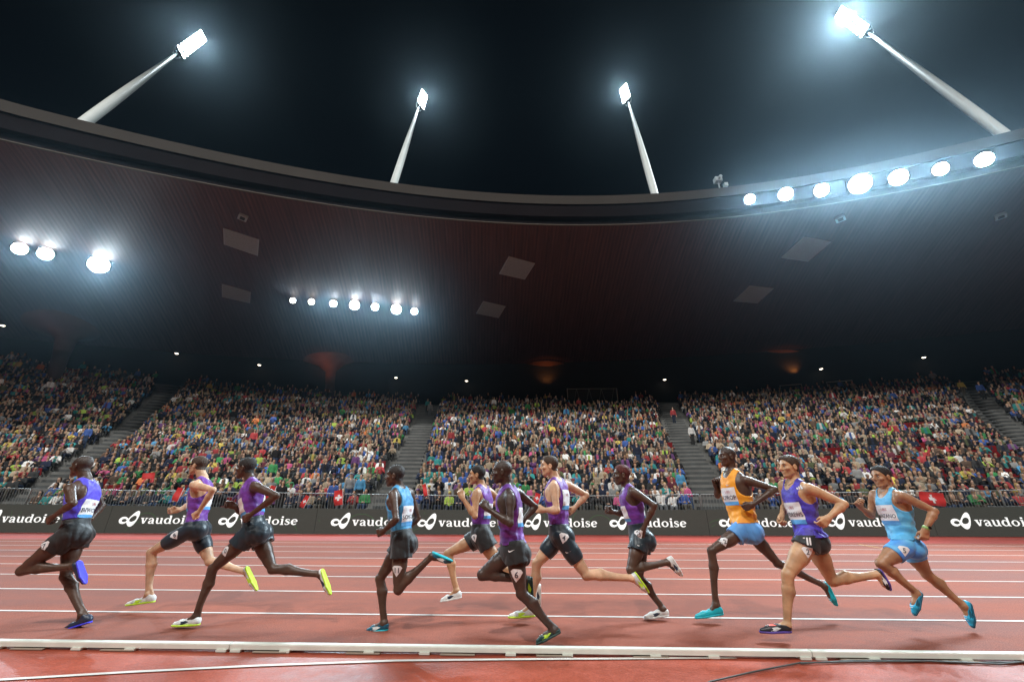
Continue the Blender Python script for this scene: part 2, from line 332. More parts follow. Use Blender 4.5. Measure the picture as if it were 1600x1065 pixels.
for i in range(7):
    a, b_ = joints[i]+.006, joints[i+1]-.006
    e = empty('advertising_board', ((a+b_)/2, BY, 0), names[i], 'advertising board', 'dark LED boards along the outside of the track')
    m = MB(); ha, hb = bh(a), bh(b_)
    f = [(a, BY, .02), (b_, BY, .02), (b_, BY, hb), (a, BY, ha)]; bk = [(p[0], BY+.09, p[2]) for p in f]
    m.poly(f); m.build('screen', M['led'], e)
    m = MB(); m.poly(bk[::-1])
    for j in range(4): m.poly([f[j], bk[j], bk[(j+1) % 4], f[(j+1) % 4]])
    m.build('casing', M['ledcase'], e)
    for p, q in zip(lx, le):
        X0, X1 = bx(p), bx(q)
        if a-.2 < X0 < b_:
            m = MB(); ml = MB(); logo_text(m, X0, .31+.5*(bh((X0+X1)/2)-.93), min(X1, b_+9), ml)
            m.build('lettering', M['ledtext'], e); ml.build('logo', M['ledtext'], e)
    g = MB(); rr = random.Random(i)
    for q in range(5):
        x = rr.uniform(a+.3, b_-1.2); r_ = rr.uniform(.4, .9); zc = rr.uniform(-.2, 1.0); prev = None
        for t in range(25):
            an = R(rr.choice([0])+t*7+q*30); p = (x+r_*math.cos(an), zc+r_*.8*math.sin(an))
            if prev and all(.06 < v[1] < .88 and a+.05 < v[0] < b_-.05 for v in (p, prev)): ribbon(g, [prev, p], [.011, .011], lambda u, v, o: (u, BY-.003, v), 0)
            prev = p
    if g.v: g.build('line_art', M['ledgreen'], e)
# ------------------------------------------------------------------ crowd barriers
FY = BY+.55
def fh(x): return 1.50+.0135*max(0, abs(x)-2)
nb = 20; bw = 2.5
zone_names = []
for i in range(nb):
    x0 = -25+i*bw+.02; x1 = x0+bw-.06
    e = empty('crowd_barrier', ((x0+x1)/2, FY, 0), 'grey metal crowd barrier panel with thin vertical bars standing behind the advertising boards', 'barrier', 'crowd barriers in front of the grandstand')
    m = MB(); za, zb = fh(x0), fh(x1)
    m.tube([(x0, FY, 0), (x0, FY, za-.03), (x0+.03, FY, za), (x1-.03, FY, zb), (x1, FY, zb-.03), (x1, FY, 0)], .021, 6); m.tube([(x0, FY, .3), (x1, FY, .3)], .015, 6)
    m.build('frame', M['steel'], e, True)
    m = MB()
    for k in range(1, 19):
        x = x0+(x1-x0)*k/19; m.tube([(x, FY, .3), (x, FY, fh(x)-.01)], .0085, 4, caps=False)
    m.build('bars', M['steel'], e, True)
# ------------------------------------------------------------------ grandstand
NR = 33; Y0, Z0 = 19.75, .62
def prof(x):
    q = (x/48)**2 if x < 0 else (x/45)**2
    return (43-10*q, 10.8+1.75*q) if x < 0 else (43-8*q, 10.8+.55*q)
def row(x, k):
    yt, zt = prof(x); t = k/(NR-1); return Y0+(yt-Y0)*t, Z0+(zt-Z0)*(t*.94+.06*t*t)
def px_row_x(px, k, dz=.4):
    x = 0.
    for _ in range(40):
        y, z = row(x, k); p = to_px((x, y, z+dz)); x += (px-p[0])*y/FPX*.7
    return x
AIS = [((272, 608), 0, (20, 735)), ((673, 628), 0, (608, 760)), ((1040, 635), 0, (1122, 760)), ((1512, 590), 0, (1760, 760))]
ais = [(px_row_x(t[0], NR-1, .9), px_row_x(b_[0], 0, .9)) for t, _, b_ in AIS]
def aisle_x(i, k): t = k/(NR-1); return ais[i][1]+(ais[i][0]-ais[i][1])*t
AW = .85
gs = empty('grandstand', (0, Y0, 0), 'curved concrete grandstand with stepped terraces, stairways and dark back wall behind the track', 'grandstand')
xs = np.linspace(-60, 60, 61)
V, F = [], []
for k in range(NR+1):
    for x in xs:
        y, z = row(x, k); zp = row(x, k-1)[1] if k else 0.; y -= .42*1
        V += [(x, y, zp), (x, y, z)]
nx = len(xs)
for k in range(NR+1):
    for i in range(nx-1):
        a = (k*nx+i)*2; F.append((a, a+2, a+3, a+1))
        if k < NR: b_ = ((k+1)*nx+i)*2; F.append((a+1, a+3, b_+2, b_))
link('terrace', np_mesh('terrace', V, F, False), gs, M['concrete'])
for i in range(4):
    m = MB()
    for k in range(NR):
        x = aisle_x(i, k); y, z = row(x, k); y1, z1 = row(x, k+1)
        m.box((x, (y+y1)/2-.42, z+.012), (2*AW, (y1-y)-.01, .02))
        m.box((x, y1-.42-.17, z+(z1-z)*.25+.01), (2*AW-.02, .33, (z1-z)*.5))
        m.box((x, y-.42+.03, z+.026), (2*AW-.04, .05, .008), mi=1)
    m.build('stairway', [M['step'], mat('stair_edge', (.16, .165, .16), .8)], gs)
# white rails on the top rows at the right
m = MB()
for pa, pb in (((1222, 613), (1256, 611)), ((1296, 609), (1336, 604))):
    a = px_row_x(pa[0], NR-1, 1.2); b_ = px_row_x(pb[0], NR-1, 1.2); ya, za = row(a, NR-1); yb, zb = row(b_, NR-1)
    m.tube([(a, ya+.3, za), (a, ya+.3, za+1.45), (b_, yb+.3, zb+1.45), (b_, yb+.3, zb)], .035, 6)
m.build('handrail', M['mast'], gs, True)
V, F = [], []
for i, x in enumerate(xs):
    y, z = row(x, NR); V += [(x, y+2.2, z-1), (x, y+2.2, z+7), (x, y-.4, z-.3), (x, y+2.2, z-.3)]
    if i: a = 4*i; F += [(a-4, a, a+1, a-3), (a-2, a+2, a+3, a-1)]
link('back_wall', np_mesh('back_wall', V, F, False), gs, M['wall'])
# ------------------------------------------------------------------ roof
E0 = [at_z(x, y, 20) for x, y in ((0, 218), (200, 258), (400, 300), (600, 333), (800, 348), (1000, 347), (1200, 333), (1400, 300), (1600, 258))]
pf = np.polyfit([p.x for p in E0], [p.y for p in E0], 3); pf2 = np.polyfit([p.x for p in E0], [p.y for p in E0], 2)
def ey(x):
    if -29 <= x <= 30: return float(np.polyval(pf, x))
    e_ = -29 if x < 0 else 30; return float(np.polyval(pf, e_)+np.polyval(pf2, x)-np.polyval(pf2, e_))
C0 = Vector((4, -48))
def edge(x, s): p = Vector((x, ey(x))); d = (p-C0).normalized(); return p+d*s
RX = np.linspace(-44, 46, 121)
def strip(prof_, closed=False):
    V, F = [], []; n = len(prof_)
    for x in RX:
        for s, z in prof_: q = edge(x, s); V.append((q.x, q.y, z))
    for i in range(len(RX)-1):
        for j in range(n if closed else n-1): a = i*n+j; b_ = i*n+(j+1) % n; F.append((a, a+n, b_+n, b_))
    return V, F
rf = empty('stadium_roof', (0, 24, 20), 'dark reddish-brown ribbed roof curving over the stand, with a pale brown upper rim', 'roof')
def soz(s): return 20-.02-4.4*(max(s, 0)/30)**1.25
V, F = strip([(s, soz(s)) for s in np.linspace(.12, 34, 24)])
me = np_mesh('soffit', V, F, True); uv = me.uv_layers.new(name='UVMap')
ss = np.linspace(.12, 34, 24); UVv = []
u = 0; last = None; ulist = []
for x in RX:
    p = edge(x, 0); u += (p-last).length if last else 0; last = p; ulist.append(u)
vi = np.zeros(len(me.loops), np.int32); me.loops.foreach_get('vertex_index', vi)
uvs = np.stack([np.array(ulist)[vi//24], ss[vi % 24]], 1); uv.data.foreach_set('uv', uvs.astype(np.float32).ravel())
m = mat('soffit_slats', (.17, .095, .075), .6); nt = m.node_tree; b = nt.nodes['Principled BSDF']; N = nt.nodes.new; Lk = nt.links.new
tc = N('ShaderNodeUVMap'); mp = N('ShaderNodeMapping'); mp.inputs['Scale'].default_value = (4.2, .12, 1); Lk(tc.outputs[0], mp.inputs[0])
no = N('ShaderNodeTexNoise'); no.inputs['Scale'].default_value = 1.6; no.inputs['Detail'].default_value = 5; no.inputs['Roughness'].default_value = .7; Lk(mp.outputs[0], no.inputs['Vector'])
wv = N('ShaderNodeTexWave'); wv.bands_direction = 'X'; wv.inputs['Scale'].default_value = 1.15; Lk(tc.outputs[0], wv.inputs['Vector'])
mu = N('ShaderNodeMath'); mu.operation = 'MULTIPLY'; mr = N('ShaderNodeMapRange'); mr.inputs[1].default_value = .3; mr.inputs[2].default_value = .7; mr.inputs[3].default_value = .5; mr.inputs[4].default_value = 1.45
mw = N('ShaderNodeMapRange'); mw.inputs[3].default_value = .8; mw.inputs[4].default_value = 1.1
Lk(no.outputs['Fac'], mr.inputs[0]); Lk(wv.outputs['Fac'], mw.inputs[0]); Lk(mr.outputs[0], mu.inputs[0]); Lk(mw.outputs[0], mu.inputs[1])
vm = N('ShaderNodeVectorMath'); vm.operation = 'SCALE'; vm.inputs[0].default_value = (.092, .038, .029); Lk(mu.outputs[0], vm.inputs['Scale']); Lk(vm.outputs[0], b.inputs['Base Color'])
bp = N('ShaderNodeBump'); bp.inputs['Strength'].default_value = .2; bp.inputs['Distance'].default_value = .02; Lk(wv.outputs['Fac'], bp.inputs['Height']); Lk(bp.outputs[0], b.inputs['Normal'])
soffit = link('soffit', me, rf, m)
soff_bvh = BVHTree.FromPolygons([Vector(v) for v in V], F)
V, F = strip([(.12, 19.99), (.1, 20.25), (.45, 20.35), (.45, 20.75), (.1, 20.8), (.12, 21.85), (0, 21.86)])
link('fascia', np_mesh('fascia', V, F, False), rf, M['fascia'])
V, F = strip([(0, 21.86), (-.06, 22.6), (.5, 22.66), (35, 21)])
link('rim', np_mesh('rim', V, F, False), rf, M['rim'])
V, F = strip([(-.02, 19.93), (-.02, 19.99), (.12, 19.99), (.12, 19.93)], True)
link('edge_trim', np_mesh('edge_trim', V, F, False), rf, M['trim'])
V, F = strip([(34, 14.9), (34, 21.2)])
link('rear_wall', np_mesh('rear_wall', V, F, False), rf, M['wall'])
def on_soffit(px, py):
    d = ray(px, py).normalized(); h = soff_bvh.ray_cast(CAM, d)
    return (h[0], h[1]*(1 if h[1].dot(d) < 0 else -1)) if h[0] else (None, None)
for q in (((349, 356), (405, 374), (403, 399), (350, 381)), ((347, 443), (392, 456), (391, 473), (347, 463)), ((795, 400), (836, 411), (820, 436), (780, 427)),
          ((755, 470), (790, 478), (779, 496), (744, 489)), ((1256, 369), (1299, 377), (1262, 408), (1220, 402)), ((1171, 446), (1209, 450), (1183, 473), (1146, 470))):
    h = [on_soffit(*p) for p in q]; n = h[0][1]; c = sum((a[0] for a in h), Vector())/4; m = MB()
    t = [c+(a[0]-c)*.95+n*.06 for a in h]; bk = [p[0]-n*.05 for p in h]; t2 = [p[0]+n*.055 for p in h]
    m.poly(t)
    for j in range(4): m.poly([bk[j], bk[(j+1) % 4], t2[(j+1) % 4], t2[j]], 1); m.poly([t2[j], t2[(j+1) % 4], t[(j+1) % 4], t[j]], 1)
    m.build('ceiling_panel', [M['panel'], M['panelrim']], rf)
for p in ((380, 338), (1312, 340), (1562, 336)):
    a, n = on_soffit(*p); B = (n.orthogonal().normalized(), n.cross(n.orthogonal()).normalized(), n); m = MB(); m.box(a+n*.1, (.55, .55, .18), B); m.box(a+n*.2, (.3, .3, .05), B, 1)
    m.build('hatch', [M['panelrim'], M['dark']], rf)
# downlights
dn = ['far left edge', 'above the left stairway', 'left of the first glowing column', 'right of the first glowing column', 'between the two middle columns', 'above the scaffold screen', 'right of the rightmost glowing column', 'highest one at far right']
for i, p in enumerate(((6, 505), (277, 549), (406, 567), (619, 587), (729, 592), (1038, 590), (1282, 573), (1442, 555))):
    a, n = on_soffit(*p)
    d = ray(*p); wy = None
    for t in np.linspace(20, 70, 900):
        q = CAM+d*float(t)
        if q.y > row(q.x, NR)[0]+1.4: wy = q; break
    if wy is not None and (a is None or a.y > wy.y): a = wy
    e = empty('downlight', a, 'small lit downlight under the dark roof, '+dn[i], 'downlight', 'small downlights under the roof')
    m = MB(); m.tube([a, a-Vector((0, 0, .22))], [.17, .2], 12); m.build('housing', M['dark'], e, True)
    m = MB(); m.tube([a-Vector((0, 0, .221)), a-Vector((0, 0, .27))], [.17, .12], 12); m.build('lens', M['down'], e, True)
# roof floodlights
LA = []
for i, (px, py, on) in enumerate([(35, 378, 's'), (75, 386, 's'), (158, 403, 's')]+[(459, 460, 'f'), (488, 462, 'w'), (522, 465, 's'), (555, 467, 's'), (587, 470, 's'), (620, 474, 's'), (648, 477, 's')]):
    a, n = on_soffit(px, py+4); a = a-Vector((0, 0, .35)); LA.append((a, on))
for px, py in ((1171, 311), (1227, 303), (1283, 297), (1343, 287), (1403, 277), (1469, 264), (1537, 249)):
    d = ray(px, py); x = 0.
    # hang on the fascia
    best = None
    for s in np.linspace(15, 60, 1200):
        p = CAM+d*float(s)*.9
        if p.y >= ey(p.x)-.45: best = p; break
    LA.append((best, 's'))
wl = ['leftmost of the three roof floodlights at the left edge', 'middle one of the three roof floodlights at the left edge', 'rightmost of the three roof floodlights at the left, the biggest glare']
o7 = ['first', 'second', 'third', 'fourth', 'fifth', 'sixth', 'seventh']
wl += ['%s from the left in the row of seven floodlights under the roof soffit' % o for o in o7]+['%s from the left in the row of seven floodlights on the right roof edge' % o for o in o7]
gn = ['left soffit floodlights']*3+['row of floodlights under the roof']*7+['row of floodlights on the roof edge']*7
for i, (a, t) in enumerate(LA):
    e = empty('roof_floodlight', a, wl[i], 'floodlight', gn[i])
    f = (Vector((a.x*.35, 3, 0))-a).normalized(); r = f.cross(Vector((0, 0, 1))).normalized(); u = r.cross(f)
    sz = (.8, .85, 1.25, .5, .55, .65, .95, .72, 1.0, .65, .85, 1.1, 1.05, 1.5, 1.15, .9, .95)[i]*(a-CAM).length/30*.66; B = (r, u, f); m = MB()
    m.box(a, (sz, sz*.8, sz*.35), B); m.tube([a-f*sz*.18, a-f*sz*.3+Vector((0, 0, sz*.2)), a+Vector((0, 0, .45))-f*.1], .04, 6)
    for s_ in (-1, 1): m.box(a+r*s_*(sz*.54), (.04, sz*.5, sz*.3), B)
    m.build('housing', M['dark'], e)
    m = MB(); m.tube([a+f*(sz*.17), a+f*(sz*.2), a+f*(sz*.26)], [sz*.5, sz*.47, sz*.25], 20); m.build('lens', M['lamp' if t == 's' else 'lampwarm'], e, True)
for j, (a, t) in enumerate(LA):
    aim = (a.x*.15, 1, 1) if j in (2, 12, 13, 14) else (a.x*.35, 5, 0)
    f = (Vector(aim)-a).normalized(); wt = 14000 if j == 2 else (13000 if j in (12, 13, 14) else (7000 if j > 9 else (4200 if t == 's' else 900)))
    spot('roof_floodlight_beam', a+f*.6, aim, wt, (.70, .88, 1), 72, .35, .8)
# floodlight masts
mnames = ['tall white floodlight mast at far left leaning inwards', 'white floodlight mast left of centre with blazing lamp head', 'white floodlight mast right of centre with blazing lamp head', 'tall white floodlight mast at far right leaning inwards']
for i, (bp_, tp, hz, nl) in enumerate([((116, 203), (276, 84), 40, 9), ((612, 297), (654, 168), 44, 7), ((1023, 303), (982, 160), 44, 7), ((1568, 210), (1358, 52), 40, 9)]):
    base = at_z(*bp_, 22.4); d = ray(*bp_); base = CAM+d*((base-CAM).y/d.y*1.06)
    sc_ = 1.75 if i in (1, 2) else 1.55
    tip = CAM+ray(*tp).normalized()*((base-CAM).length*sc_)
    e = empty('floodlight_mast', base, mnames[i], 'floodlight mast', 'slanted floodlight masts standing on the roof')
    ax = (tip-base); L_ = ax.length; ax = ax.normalized(); m = MB(); rb = .28 if i in (1, 2) else .31
    m.tube([base-ax*1.5]+[base+ax*L_*t for t in (0, .1, .25, .45, .65, .85, 1)], [rb*k for k in (.9, 1, 1.06, 1.08, .98, .8, .58, .36)], 14)
    m.build('pole', M['mast'], e, True)
    sd = ax.cross(Vector((0, 0, 1))).normalized(); fr = (Vector((0, 8, 0))-tip).normalized(); sd = ax.cross(fr).normalized(); fr = sd.cross(ax)*-1 if sd.cross(ax).dot(fr) < 0 else sd.cross(ax)
    m = MB(); hl = (11.5 if i in (0, 3) else 8.0); wd = .8 if i in (0, 3) else .85
    for s_ in (-1, 1): m.tube([tip+sd*s_*wd*.25-ax*1.2, tip+sd*s_*wd*.5, tip+sd*s_*wd*.5+ax*hl], .07, 6)
    for q in range(nl+1): m.tube([tip-sd*wd*.55+ax*(hl*q/nl), tip+sd*wd*.55+ax*(hl*q/nl)], .06, 6)
    m.build('lamp_rack', M['dark'], e)
    for q in range(nl):
        for s_ in (-1, 1):
            c = tip+ax*(hl*(q+.5)/nl)+sd*s_*wd*.34+fr*.25; t_ = MB(); t_.tube([c-fr*.3, c-fr*.05, c+fr*.08], [.15, .3, .34], 10)
            ob = t_.build('lamp', M['dark'], e, True); g = MB(); g.tube([c+fr*.085, c+fr*.12], [.33, .25], 10)
            g = link('lamp_glass', np_mesh('lamp_glass', g.v, g.f, True), None, M['lamp']); g.parent = ob; g.matrix_parent_inverse = Matrix.Translation(base).inverted() @ Matrix.Identity(4) if False else Matrix.Identity(4)
            g.parent = ob; g.matrix_parent_inverse = Matrix.Identity(4)
    spot('mast_floodlight_beam', tip+ax*hl*.5+fr*.8, (tip.x*.1, 7, 0) if i < 3 else (6, 2, 1), (12000, 8000, 8000, 75000)[i], (.80, .94, 1), 80 if i < 3 else 100, 1.0)
# support columns with a warm glow under their heads
cn = ['leftmost', 'second from left', 'third from left', 'rightmost']
for i, (px, py) in enumerate(((110, 512), (520, 568), (852, 580), (1210, 565))):
    a, n = on_soffit(px, py)
    if a is None: continue
    e = empty('roof_column', a, 'dark flared roof column with an orange-lit head, '+cn[i]+' of the four', 'column', 'flared columns under the roof')
    foot = Vector((a.x*.97, a.y-.5, a.z-6)); m = MB()
    m.tube([foot, foot+(a-foot)*.55], [.45, .6], 12); m.build('shaft', M['wood'], e, True)
    m = MB(); q0 = foot+(a-foot)*.55; m.tube([q0, q0+(a-q0)*.55, q0+(a-q0)*.82, a+Vector((0, 0, .1))], [.6, .75, 1.5, 3.2], 24, caps=False); m.build('capital', M['wood'], e, True)
    l = bpy.data.lights.new('column_uplight', 'SPOT'); l.energy = (16, 95, 80, 90)[i]; l.color = (1, .33, .08); l.spot_size = R(120); l.spot_blend = 1; l.shadow_soft_size = .2
    o = bpy.data.objects.new('column_uplight', l); COL.objects.link(o); o.location = (a.x, a.y-3.2, a.z-2.2); o.rotation_euler = (Vector((a.x, a.y-1, a.z+.5))-Vector(o.location)).to_track_quat('-Z', 'Y').to_euler()
# scaffold screen at the back
a = px_row_x(888, NR-1, 1.5); b_ = px_row_x(968, NR-1, 1.5); y, z = row(a, NR-1); y += .8
e = empty('scaffold_screen', ((a+b_)/2, y, z), 'dark mesh screen between two white poles at the top of the stand', 'screen'); m = MB()
for x in (a, b_): m.tube([(x, y, z), (x, y, z+2.35)], .05, 6)
m.build('pole', M['mast'], e, True); m = MB(); m.box(((a+b_)/2, y+.06, z+1.5), (b_-a, .03, 1.6)); m.build('mesh_panel', mat('mesh_dark', (.035, .045, .05), .8), e)
m = MB()
for k in range(1, 8): m.tube([(a+(b_-a)*k/8, y, z+.8), (a+(b_-a)*(k+(.5 if k % 2 else -.5))/8, y, z+2.3)], .02, 4)
m.tube([(a, y, z+2.3), (b_, y, z+2.3)], .03, 6); m.build('truss', M['steel'], e)
# small camera unit on the roof rim
d = ray(1122, 284); p = CAM+d*((ey(12)+.6)/d.y)
e = empty('roof_camera', p, 'tiny remote camera unit standing on the roof rim left of the right floodlights', 'camera'); m = MB()
m.tube([p-Vector((0, 0, .6)), p], .05, 6); m.box(p+Vector((.5, 0, -.35)), (.25, .3, .3)); m.build('bracket', M['steel'], e); m = MB(); m.box(p+Vector((0, 0, .15)), (.5, .4, .38)); m.tube([p+Vector((0, -.2, .15)), p+Vector((0, -.5, .1))], .12, 8); m.build('camera_body', M['panelrim'], e)
# ------------------------------------------------------------------ runners
def skin_mat(name, c, rough=.42):
    m = mat(name, c, rough, var=.22, vscale=9, bump=.35, bscale=26); b = m.node_tree.nodes['Principled BSDF']
    b.inputs['Subsurface Weight'].default_value = .08; b.inputs['Subsurface Radius'].default_value = (.02, .008, .004); b.inputs['Subsurface Scale'].default_value = .5
    return m
def cloth_mat(name, c, c2=None, scale=9., rough=.55, grad=None):
    m = mat(name, c, rough, bump=.9, bscale=9, sheen=.15); nt = m.node_tree; N = nt.nodes.new; L = nt.links.new; b = nt.nodes['Principled BSDF']
    if c2:
        tc = N('ShaderNodeTexCoord'); mp = N('ShaderNodeMapping'); mp.inputs['Scale'].default_value = (1, 1, 1.8); L(tc.outputs['Object'], mp.inputs[0])
        vo = N('ShaderNodeTexVoronoi'); vo.inputs['Scale'].default_value = scale; L(mp.outputs[0], vo.inputs['Vector'])
        no = N('ShaderNodeTexNoise'); no.inputs['Scale'].default_value = scale*2; L(mp.outputs[0], no.inputs['Vector'])
        ad = N('ShaderNodeMath'); ad.operation = 'MULTIPLY'; L(vo.outputs['Color'], ad.inputs[0]); L(no.outputs['Fac'], ad.inputs[1])
        rp = N('ShaderNodeValToRGB'); rp.color_ramp.elements[0].position = .1; rp.color_ramp.elements[1].position = .42
        rp.color_ramp.elements[0].color = (*c2, 1); rp.color_ramp.elements[1].color = (*c, 1); L(ad.outputs[0], rp.inputs[0]); L(rp.outputs[0], b.inputs['Base Color'])
    return m
SK = {'dark': skin_mat('skin_dark', (.085, .046, .030), .42), 'deep': skin_mat('skin_deep', (.060, .036, .027), .40), 'fair': skin_mat('skin_fair', (.64, .40, .25), .5),
      'tan': skin_mat('skin_tan', (.50, .28, .15), .46), 'brown': skin_mat('skin_brown', (.38, .20, .105), .42), 'olive': skin_mat('skin_olive', (.54, .32, .175), .46)}
CM = {'purple': cloth_mat('vest_purple', (.20, .045, .40), (.11, .02, .24), 11), 'bluepurple': cloth_mat('vest_blue_violet', (.085, .06, .62), (.045, .03, .30), 13),
      'blueplain': cloth_mat('vest_royal', (.10, .07, .72), (.07, .05, .5), 8), 'sky': cloth_mat('vest_sky', (.05, .33, .62), (.035, .25, .5), 9), 'aqua': cloth_mat('vest_aqua', (.14, .50, .78), (.08, .4, .7), 6),
      'orange': cloth_mat('vest_orange', (.95, .40, .02), (.9, .34, .015), 7), 'black': cloth_mat('shorts_black', (.011, .013, .014), rough=.6), 'navy': cloth_mat('shorts_navy', (.01, .022, .032), rough=.42),
      'skyshort': cloth_mat('shorts_sky', (.10, .33, .72)), 'aquashort': cloth_mat('shorts_aqua', (.12, .48, .82), (.05, .25, .75), 5)}
HM = {'black': mat('hair_black', (.018, .014, .012), .7, var=.45, vscale=110, bump=.8, bscale=160), 'brown': mat('hair_brown', (.060, .033, .018), .6, var=.45, vscale=110, bump=.8, bscale=120), 'stubble': mat('hair_stubble', (.022, .015, .012), .6, bump=.6, bscale=200),
      'shaved': mat('hair_shaved', (.045, .027, .02), .5, bump=.4, bscale=220), 'rust': mat('hair_rust', (.10, .02, .016), .7, var=.45, vscale=110, bump=.8, bscale=160)}
SM = {k: mat('shoe_'+k, c, .4, var=.12, vscale=30) for k, c in dict(white=(.72, .74, .72), navy=(.02, .03, .06), blue=(.06, .06, .75), teal=(.01, .42, .50), lime=(.55, .8, .05), black=(.02, .02, .025), petrol=(.01, .10, .16), cyan=(.02, .38, .62), red=(.85, .09, .05), violet=(.10, .06, .32), dgreen=(.015, .05, .045)).items()}
WB = mat('bib_white', (.80, .80, .80), .6); WBL = mat('bib_blue', (.10, .38, .75), .6); INK = mat('bib_ink', (.03, .035, .06), .6); INKR = mat('bib_red_ink', (.5, .2, .22), .6); INKW = mat('print_white', (.8, .8, .8), .5)
EYE = mat('eye_white', (.30, .27, .24), .4); IRIS = mat('eye_dark', (.012, .008, .006), .2); LIPD = mat('lip', (.20, .07, .06), .5); GLS = mat('sunglass', (.01, .01, .012), .12)

def bvh_of(V, F): return BVHTree.FromPolygons([Vector(v) for v in V], [tuple(int(i) for i in f) for f in F])
def text_geo(s, h=1.0):
    c = bpy.data.curves.new('t', 'FONT'); c.body = s; c.size = h/.73; c.resolution_u = 2; c.offset = .012*h; o = bpy.data.objects.new('t', c); me = bpy.data.meshes.new_from_object(o)
    v = [(p.co.x, p.co.y) for p in me.vertices]; f = [tuple(p.vertices) for p in me.polygons]; bpy.data.objects.remove(o)
    xs = [p[0] for p in v]; w_ = (max(xs)+min(xs))/2
    return [(x-w_, y-h*.5) for x, y in v], f, max(xs)-min(xs)
def grid_geo(w_, h, nx=8, ny=8, mi=lambda u, v: 0):
    v = [(-w_/2+w_*i/nx, -h/2+h*j/ny) for j in range(ny+1) for i in range(nx+1)]; f = []; m = []
    for j in range(ny):
        for i in range(nx): a = j*(nx+1)+i; f.append((a, a+1, a+nx+2, a+nx+1)); m.append(mi((i+.5)/nx, (j+.5)/ny))
    return v, f, m
def fan_geo(out, rings=3):
    v = [(0, 0)]; n = len(out); f = []
    for r in range(1, rings+1): v += [(x*r/rings, y*r/rings) for x, y in out]
    for i in range(n):
        f.append((0, 1+i, 1+(i+1) % n))
        for r in range(rings-1): a = 1+r*n; b_ = 1+(r+1)*n; f.append((a+i, b_+i, b_+(i+1) % n, a+(i+1) % n))
    return v, f
def project(name, v2, f, o, X, Y, Nn, bvhs, off, mats, parent, mi=None):
    V = []
    for x, y in v2:
        p = o+X*x+Y*y; best = None
        for b in bvhs:
            h = b.ray_cast(p+Nn*.22, -Nn, .4)
            if h[0] is not None and (best is None or (h[0]-p).dot(Nn) > (best-p).dot(Nn)): best = h[0]
        if best is None or (best-p).length > .12:
            best = min((b.find_nearest(p) for b in bvhs), key=lambda h: h[3])[0]
            d = p-best; V.append(tuple(best+(d.normalized() if d.length > 1e-5 else Nn)*off)); continue
        V.append(tuple(best+Nn*off))
    return link(name, np_mesh(name, V, f, False, mi), parent, mats)
SHIELD = [(-.52, .22), (-.34, .42), (0, .46), (.34, .42), (.52, .22), (.30, -.18), (0, -.55), (-.30, -.18)]
SWOOSH = [(-.5, -.02), (-.38, -.2), (-.22, -.24), (.5, .22), (-.2, -.06), (-.34, -.02), (-.38, .06)]

def hand(g, Wt, d, pn, s=1., curl=.8, side=1, open_=False):
    d = n3(d); pn = np.array(pn, float); pn = n3(pn-d*np.dot(pn, d)); lat = np.cross(d, pn)
    if lat[2] < 0: lat = -lat
    s *= 1.0
    g.cap(Wt, Wt+d*.03*s, .024*s, .026*s, .02)
    for j in range(4):
        o = lat*(.030-.020*j)*s; g.cap(Wt+d*.015*s+o*.7, Wt+d*.085*s+o, .015*s, .0125*s, .012)
        L1 = (.040, .044, .041, .033)[j]*s; c1 = curl*(.9+.1*j); k0 = Wt+d*.088*s+o; a = 1.0*c1; b_ = 2.1*c1
        k1 = k0+(d*math.cos(a)+pn*math.sin(a))*L1; k2 = k1+(d*math.cos(b_)+pn*math.sin(b_))*L1*.8; e = 2.7*c1; k3 = k2+(d*math.cos(e)+pn*math.sin(e))*L1*.55
        g.cap(k0, k1, .0102*s, .0094*s, .005); g.cap(k1, k2, .0094*s, .0085*s, .004); g.cap(k2, k3, .0085*s, .0075*s, .004)
    t0 = Wt+d*.03*s+lat*.022*s+pn*.008; t1 = t0+(d*.6+lat*.45+pn*.4)*.045*s; t2 = t1+(d*.75+pn*.55-lat*.1)*.036*s
    g.cap(t0, t1, .014*s, .0115*s, .01); g.cap(t1, t2, .0115*s, .009*s, .004)

